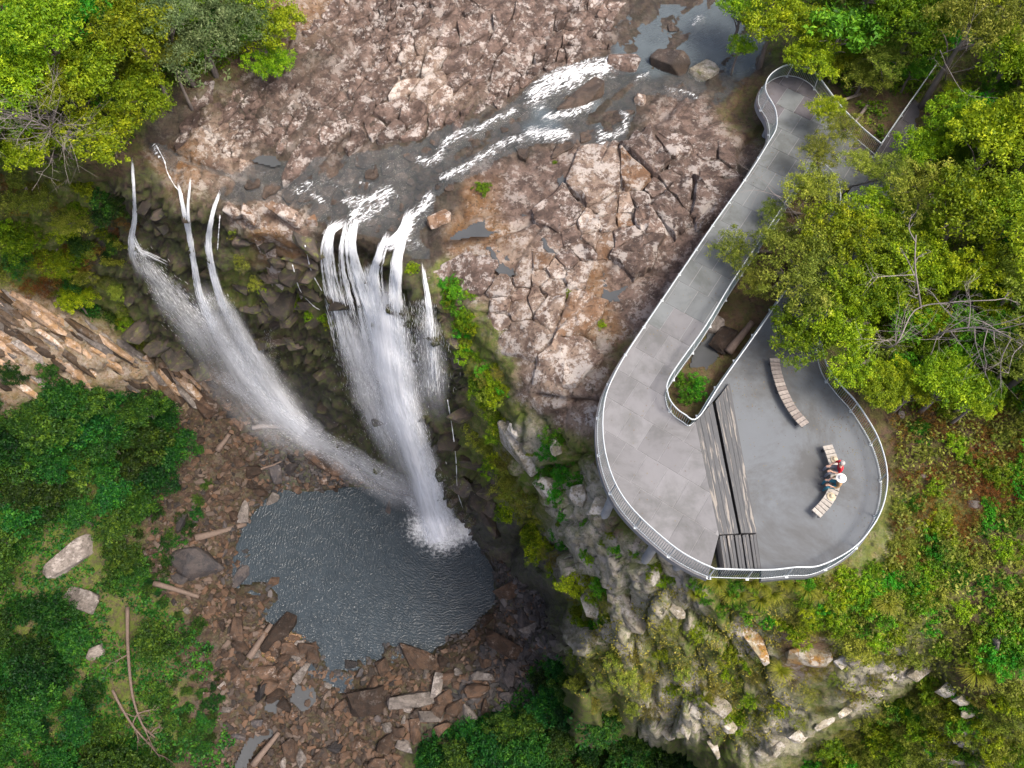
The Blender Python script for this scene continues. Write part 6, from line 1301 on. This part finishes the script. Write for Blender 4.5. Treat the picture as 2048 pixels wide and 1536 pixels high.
# tussocks: arching blades
def tussock_mesh(seed, R):
    r = np.random.default_rng(seed); n = 260; V = []; Fc = []; LV = []
    for i in range(n):
        a = r.uniform(0, 6.28); l = R*r.uniform(.6, 1.1); d = np.array([math.cos(a), math.sin(a), 0]); s = np.array([-d[1], d[0], 0])*.018*R; rise = r.uniform(.25, .6)*R; k = len(V)
        for u in (0, .35, .7, 1.): 
            p = d*l*u+np.array([0, 0, rise*math.sin(u*2.3)]); w_ = 1-u*.85; V += [p-s*w_, p+s*w_]
        Fc += [(k, k+1, k+3, k+2), (k+2, k+3, k+5, k+4), (k+4, k+5, k+7, k+6)]; LV += [.25+.5*u+r.normal(0, .12)*0 for u in (0, 0, .35, .35, .7, .7, 1., 1.)]
    me = mesh('grass_tussock', V, np.array(Fc), [L_GRASS]); attr(me, 'lv', np.clip(np.array(LV)+np.repeat(r.normal(0, .15, n), 8), 0, 1)); return me
TUS = [tussock_mesh(i, .8) for i in range(3)]
for x, y, r, l in [(1770, 1205, 30, 'big yellow arching grass tussock on the slope below the lookout'), (1950, 1345, 36, 'big yellow arching grass tussock near the pale flank rocks'), (1560, 1340, 28, 'green arching tussock between the orange lichened rocks')]+[(x, 1165+rnd.uniform(-8, 26), rnd.uniform(18, 30), 'yellow grass tussock fringing the platform foot') for x in range(1390, 1640, 22)]+[(1520, 1200, 28, 'yellow grass tussock fringing the platform foot')]:
    p, n = gray(x, y); s = r*np.linalg.norm(p-[0, 0, H])/F/.8; o = obj('grass_tussock', rnd.choice(TUS), None, l, 'tussock', 'grass tussocks below the lookout'); o.location = p; o.scale = (s,)*3; o.rotation_euler = (rnd.uniform(-.2, .2), rnd.uniform(-.2, .2), rnd.uniform(0, 6.28))
# dead trees and logs
def dead_tree(label, pts, r0, nbr, seed, lift=3., fork=.5, mat_=None, name='dead_tree'):
    r = random.Random(seed); Q = []
    for k, p in enumerate(pts):
        t_ = 1/gsamp(W, p[0], p[1]); h = lift if not isinstance(lift, (list, tuple)) else lift[k]; d = ray(float(p[0]), float(p[1])); Q.append(np.array([0, 0, H])+d*(t_-h/abs(d[2])))
    C = spline(Q, 24); root = empty(name, C[0], label, 'dead tree'); mb = MB(); mb.tube(C-C[0], np.linspace(r0, r0*.35, 24), 7); obj('trunk', mb.build('trunk', mat_ or BARKD, True), root)
    L = np.linalg.norm(C[-1]-C[0])
    for i in range(nbr):
        k = r.randint(6, 23); s = C[k]-C[0]; tg = C[min(23, k+1)]-C[k-1]; tg /= np.linalg.norm(tg); dv = tg*.6+np.array([r.gauss(0, .8), r.gauss(0, .8), r.gauss(.1, .4)]); dv /= np.linalg.norm(dv); l = L*fork*r.uniform(.3, 1)
        e = s+dv*l; mid = (s+e)/2+np.array([r.gauss(0, .08), r.gauss(0, .08), r.gauss(0, .08)])*l; cc = spline([s, mid, e], 7); mb = MB(); mb.tube(cc, np.linspace(r0*.4, r0*.1, 7), 5)
        for j in range(5):
            q = cc[r.randint(2, 6)]; dv2 = dv+np.array([r.gauss(0, .8), r.gauss(0, .8), r.gauss(0, .5)]); dv2 /= np.linalg.norm(dv2); mb.tube([q, q+dv2*l*.18, q+dv2*l*.34+[0, 0, .03*l]], [r0*.16, r0*.1, r0*.06], 4)
            for j2 in range(2):
                q2 = q+dv2*l*.2; d3 = dv2+np.array([r.gauss(0, .9), r.gauss(0, .9), r.gauss(0, .5)]); mb.tube([q2, q2+d3*l*.15], [r0*.07, r0*.04], 3)
        obj('branch', mb.build('branch', mat_ or BARKD), root)
    return root
dead_tree('grey dead tree with a fan of bare branches over the right slope', [(1850, 690), (1880, 668), (1940, 655), (2000, 665), (2045, 690)], .06, 22, 1, [.2, 2.2, 3.0, 3.4, 3.6], .5)
dead_tree('grey dead branches arching above the right hand trees', [(1740, 690), (1790, 690), (1830, 620), (1900, 605), (1990, 600)], .05, 18, 2, [.1, 2.6, 3.4, 3.8, 4], .4)
dead_tree('slender pale dead stem rising between the yellow-green trees', [(1845, 640), (1838, 590), (1830, 530), (1832, 470)], .07, 7, 3, [.2, 3.5, 5, 6], .35)
dead_tree('pale dead crown of dense fine twigs on the left bank', [(130, 262), (105, 258), (85, 250), (55, 235)], .06, 70, 4, [.1, 2.4, 3, 3.2], .75)
dead_tree('leafless twiggy sapling leaning over the walkway', [(1580, 385), (1565, 395), (1545, 385), (1535, 372)], .03, 6, 5, [.3, 3, 3.4, 3.8], .7)
dead_tree('tall bare fallen trunk lying in the gorge undergrowth', [(255, 1215), (255, 1270), (258, 1330), (266, 1395), (285, 1450), (310, 1475)], .17, 5, 6, .9, .25, BARKL, 'fallen_trunk')
dead_tree('crooked fallen branch lying across the lower gorge floor', [(225, 1380), (240, 1410), (268, 1455), (300, 1490), (320, 1515)], .12, 5, 7, .8, .3, BARKL, 'fallen_trunk')
dead_tree('bare white twigs by the entry path rail', [(1890, 160), (1893, 140), (1888, 120), (1880, 100)], .05, 6, 8, [.1, 2.5, 3.5, 4], .6)
def log(label, a, b, r, lift=.3, mat_=None):
    C = np.array([ground(float(a[0]+(b[0]-a[0])*u), float(a[1]+(b[1]-a[1])*u)) for u in np.linspace(0, 1, 7)]); z = np.linspace(C[0, 2], C[-1, 2], 7); C[:, 2] = np.maximum(z, z.mean()-9)+lift; C[:, 2] += .06*np.sin(np.arange(7))
    mb = MB(); mb.tube(C-C[0], np.linspace(r, r*.65, 7), 9); return obj('log', mb.build('log', mat_ or BARKL, True), None, label, 'log', 'fallen logs', None, C[0])
log('long grey log stretching from the rubble to the left pool shore', (392, 1078), (492, 1048), .33); log('pale straight log below the veil of the twin fall', (508, 858), (582, 856), .22, .5, BARKD)
log('short reddish log standing out of the rubble left of the falls', (438, 905), (462, 872), .26, .5); log('thin bent log beside the pool head', (515, 945), (565, 925), .12, .4); log('dark log under the shaded boulder left of the pool', (310, 1168), (400, 1195), .25, .3); log('stout brown log lying across the planter gap', (1452, 712), (1500, 652), .22, .35); log('brown log at the edge of the orange gravel', (500, 1318), (545, 1250), .3, .4); log('tan log in the lower rubble stream', (510, 1530), (560, 1465), .28, .4)
# ------------------------------------------------------------------ the two people on the pale bench
def flat_mat(name, col, rough=.8): 
    t = NT(name); p = t.pos(); t.set(col=t.mix(t.noise(40, 3, .5, p), tuple(q*.85 for q in col), tuple(min(1, q*1.12) for q in col)), rough=rough); return t.m
SKIN = flat_mat('skin', (.50, .31, .22), .55); HAIRG = flat_mat('hair_grey', (.33, .31, .29)); HATW = flat_mat('hat_white', (.66, .64, .60)); STRAW = flat_mat('straw', (.42, .35, .24)); SHOE = flat_mat('shoe', (.05, .05, .06))
def person(label, at, face, shirt, trousers, hat, seed):
    """seated figure; local frame: +X forward, Z up, hips at the origin"""
    r = random.Random(seed); E = []; V = []; Rr = []; K = []
    def v(p, rad, kind): V.append(p); Rr.append(rad); K.append(kind); return len(V)-1
    def chain(start, items):
        a = start
        for p, rad, kind in items: b = v(p, rad, kind); E.append((a, b)); a = b
        return a
    pel = v((0, 0, .10), (.17, .13), 't'); sp1 = chain(pel, [((.03, 0, .26), (.15, .11), 's'), ((.07, 0, .42), (.165, .115), 's'), ((.11, 0, .53), (.13, .10), 's')])
    nk = chain(sp1, [((.135, 0, .60), (.056, .056), 'k')]); hd = chain(nk, [((.16, 0, .67), (.075, .085), 'k'), ((.165, 0, .76), (.085, .095), 'k'), ((.16, 0, .82), (.06, .065), 'k')])
    for s in (1, -1):
        sh = chain(sp1, [((.11, s*.17, .52), (.065, .065), 's'), ((.13, s*.215, .40), (.052, .052), 's'), ((.20, s*.235, .28), (.043, .043), 's' if hat else 'k'), ((.33, s*.17, .235), (.034, .034), 'k'), ((.41, s*.12, .22), (.028, .03), 'k')])
        pm_ = chain(sh, [((.455, s*.105, .213), (.022, .04), 'k')])
        for q, dy in enumerate((-.032, -.011, .011, .032)):
            ln = (.055, .07, .075, .062)[q]
            chain(pm_, [((.485, s*.105+dy, .212), (.0095, .0095), 'k'), ((.485+ln*.6, s*.105+dy*1.15, .200), (.009, .009), 'k'), ((.485+ln, s*.105+dy*1.2, .182), (.008, .008), 'k')])
        chain(sh, [((.43, s*.105-s*.045, .215), (.010, .010), 'k'), ((.465, s*.105-s*.062, .205), (.009, .009), 'k')])
        kn = chain(pel, [((.08, s*.10, .085), (.095, .09), 't'), ((.26, s*.13, .10), (.085, .08), 't'), ((.44, s*.14, .10), (.065, .065), 't'), ((.47, s*.14, -.10), (.056, .056), 't'), ((.46, s*.14, -.30), (.042, .042), 't'), ((.46, s*.14, -.385), (.04, .045), 'f')])
        chain(kn, [((.53, s*.15, -.41), (.042, .03), 'f'), ((.62, s*.16, -.42), (.038, .024), 'f')])
    me = bpy.data.meshes.new('body_cage'); me.from_pydata(V, E, []); o = bpy.data.objects.new('body_cage', me); COL.objects.link(o)
    o.modifiers.new('s', 'SKIN'); 
    for i, sv in enumerate(me.skin_vertices[0].data): sv.radius = Rr[i]; sv.use_root = (i == pel)
    sb = o.modifiers.new('d', 'SUBSURF'); sb.levels = 1; sb.render_levels = 1
    dg = bpy.context.evaluated_depsgraph_get(); body = bpy.data.meshes.new_from_object(o.evaluated_get(dg)); bpy.data.objects.remove(o)
    mats = {'k': SKIN, 's': shirt, 't': trousers, 'f': SHOE}; keys = list(mats)
    body.materials.clear(); [body.materials.append(mats[k]) for k in keys]
    VV = np.array(V)
    for f in body.polygons:
        f.material_index = keys.index(K[int(np.argmin(np.sum((VV-np.array(f.center))**2, 1)))]); f.use_smooth = True
    body.name = 'body'
    root = empty('person', at, label, 'person', 'people on the bench'); root.rotation_euler = (0, 0, face); root.scale = (1.12,)*3
    obj('body', body, root)
    # face: eyes, nose, mouth, ears
    mb = MB()
    def ball(c, r3, n=8):
        vs, fs = [], []
        for i in range(n//2+1):
            for j in range(n): a, b = math.pi*i/(n//2), 2*math.pi*j/n; vs.append((c[0]+r3[0]*math.sin(a)*math.cos(b), c[1]+r3[1]*math.sin(a)*math.sin(b), c[2]+r3[2]*math.cos(a)))
        for i in range(n//2):
            for j in range(n): fs.append((i*n+j, (i+1)*n+j, (i+1)*n+(j+1) % n, i*n+(j+1) % n))
        mb.add(vs, fs)
    ball((.255, 0, .725), (.022, .014, .026)); [ball((.15, s*.098, .73), (.018, .01, .03)) for s in (1, -1)]; obj('nose_and_ears', mb.build('nose_and_ears', SKIN, True), root)
    mb = MB(); [ball((.236, s*.033, .752), (.012, .014, .009)) for s in (1, -1)]; obj('eyes', mb.build('eyes', SHOE, True), root)
    mb = MB(); ball((.232, 0, .672), (.012, .026, .006)); obj('mouth', mb.build('mouth', flat_mat('lips', (.4, .17, .14)), True), root)
    mb = MB(); ball((.135, 0, .775), (.105, .105, .10), 12); obj('hair', mb.build('hair', HAIRG, True), root)
    if hat:
        h = hat_mesh(.20, HATW); ho = obj('hat', h, root); ho.location = (.15, 0, .80); ho.rotation_euler = (0, .12, 0)
    return root
def hat_mesh(R, mat_):
    prof = [(.0, .125), (.05, .12), (.09, .10), (.105, .05), (.11, .005), (.15, -.006), (R, -.025), (R+.004, -.033), (.15, -.016), (.10, -.006)]; n = 20; v, f = [], []
    for rr, z in prof:
        for j in range(n): a = 2*math.pi*j/n; v.append((max(rr, .001)*math.cos(a), max(rr, .001)*math.sin(a), z*(1+.0*j)))
    for i in range(len(prof)-1):
        for j in range(n): f.append((i*n+j, i*n+(j+1) % n, (i+1)*n+(j+1) % n, (i+1)*n+j)[::-1])
    return mesh('hat', v, f, [mat_], True)
RED = flat_mat('shirt_red', (.50, .008, .02)); TAN = flat_mat('top_tan', (.33, .21, .10)); GREYT = flat_mat('trousers_grey', (.16, .17, .20)); TEAL = flat_mat('trousers_teal', (.02, .14, .19))
seat = LOW+.45
def bpt(px, py): p = wpt((px, py), seat+.02); return p
person('person in a red top and grey trousers sitting with hands on the lap', bpt(1677, 940), math.pi+.05, RED, GREYT, False, 1)
person('person in a tan top, teal trousers and white sun hat, sitting', bpt(1675, 970), math.pi-.05, TAN, TEAL, True, 2)
def thing_hat(px, py, label, R=.2):
    p = bpt(px, py); o = obj('sun_hat', hat_mesh(R, STRAW), None, label, 'hat', 'sun hats on the bench'); o.location = p+[0, 0, .02]; o.rotation_euler = (.0, .1, 0)
thing_hat(1663, 993, 'cream sun hat lying on the bench beside the person with the white hat')
thing_hat(1669, 919, 'cream sun hat lying on the bench beside the person in red', .17)
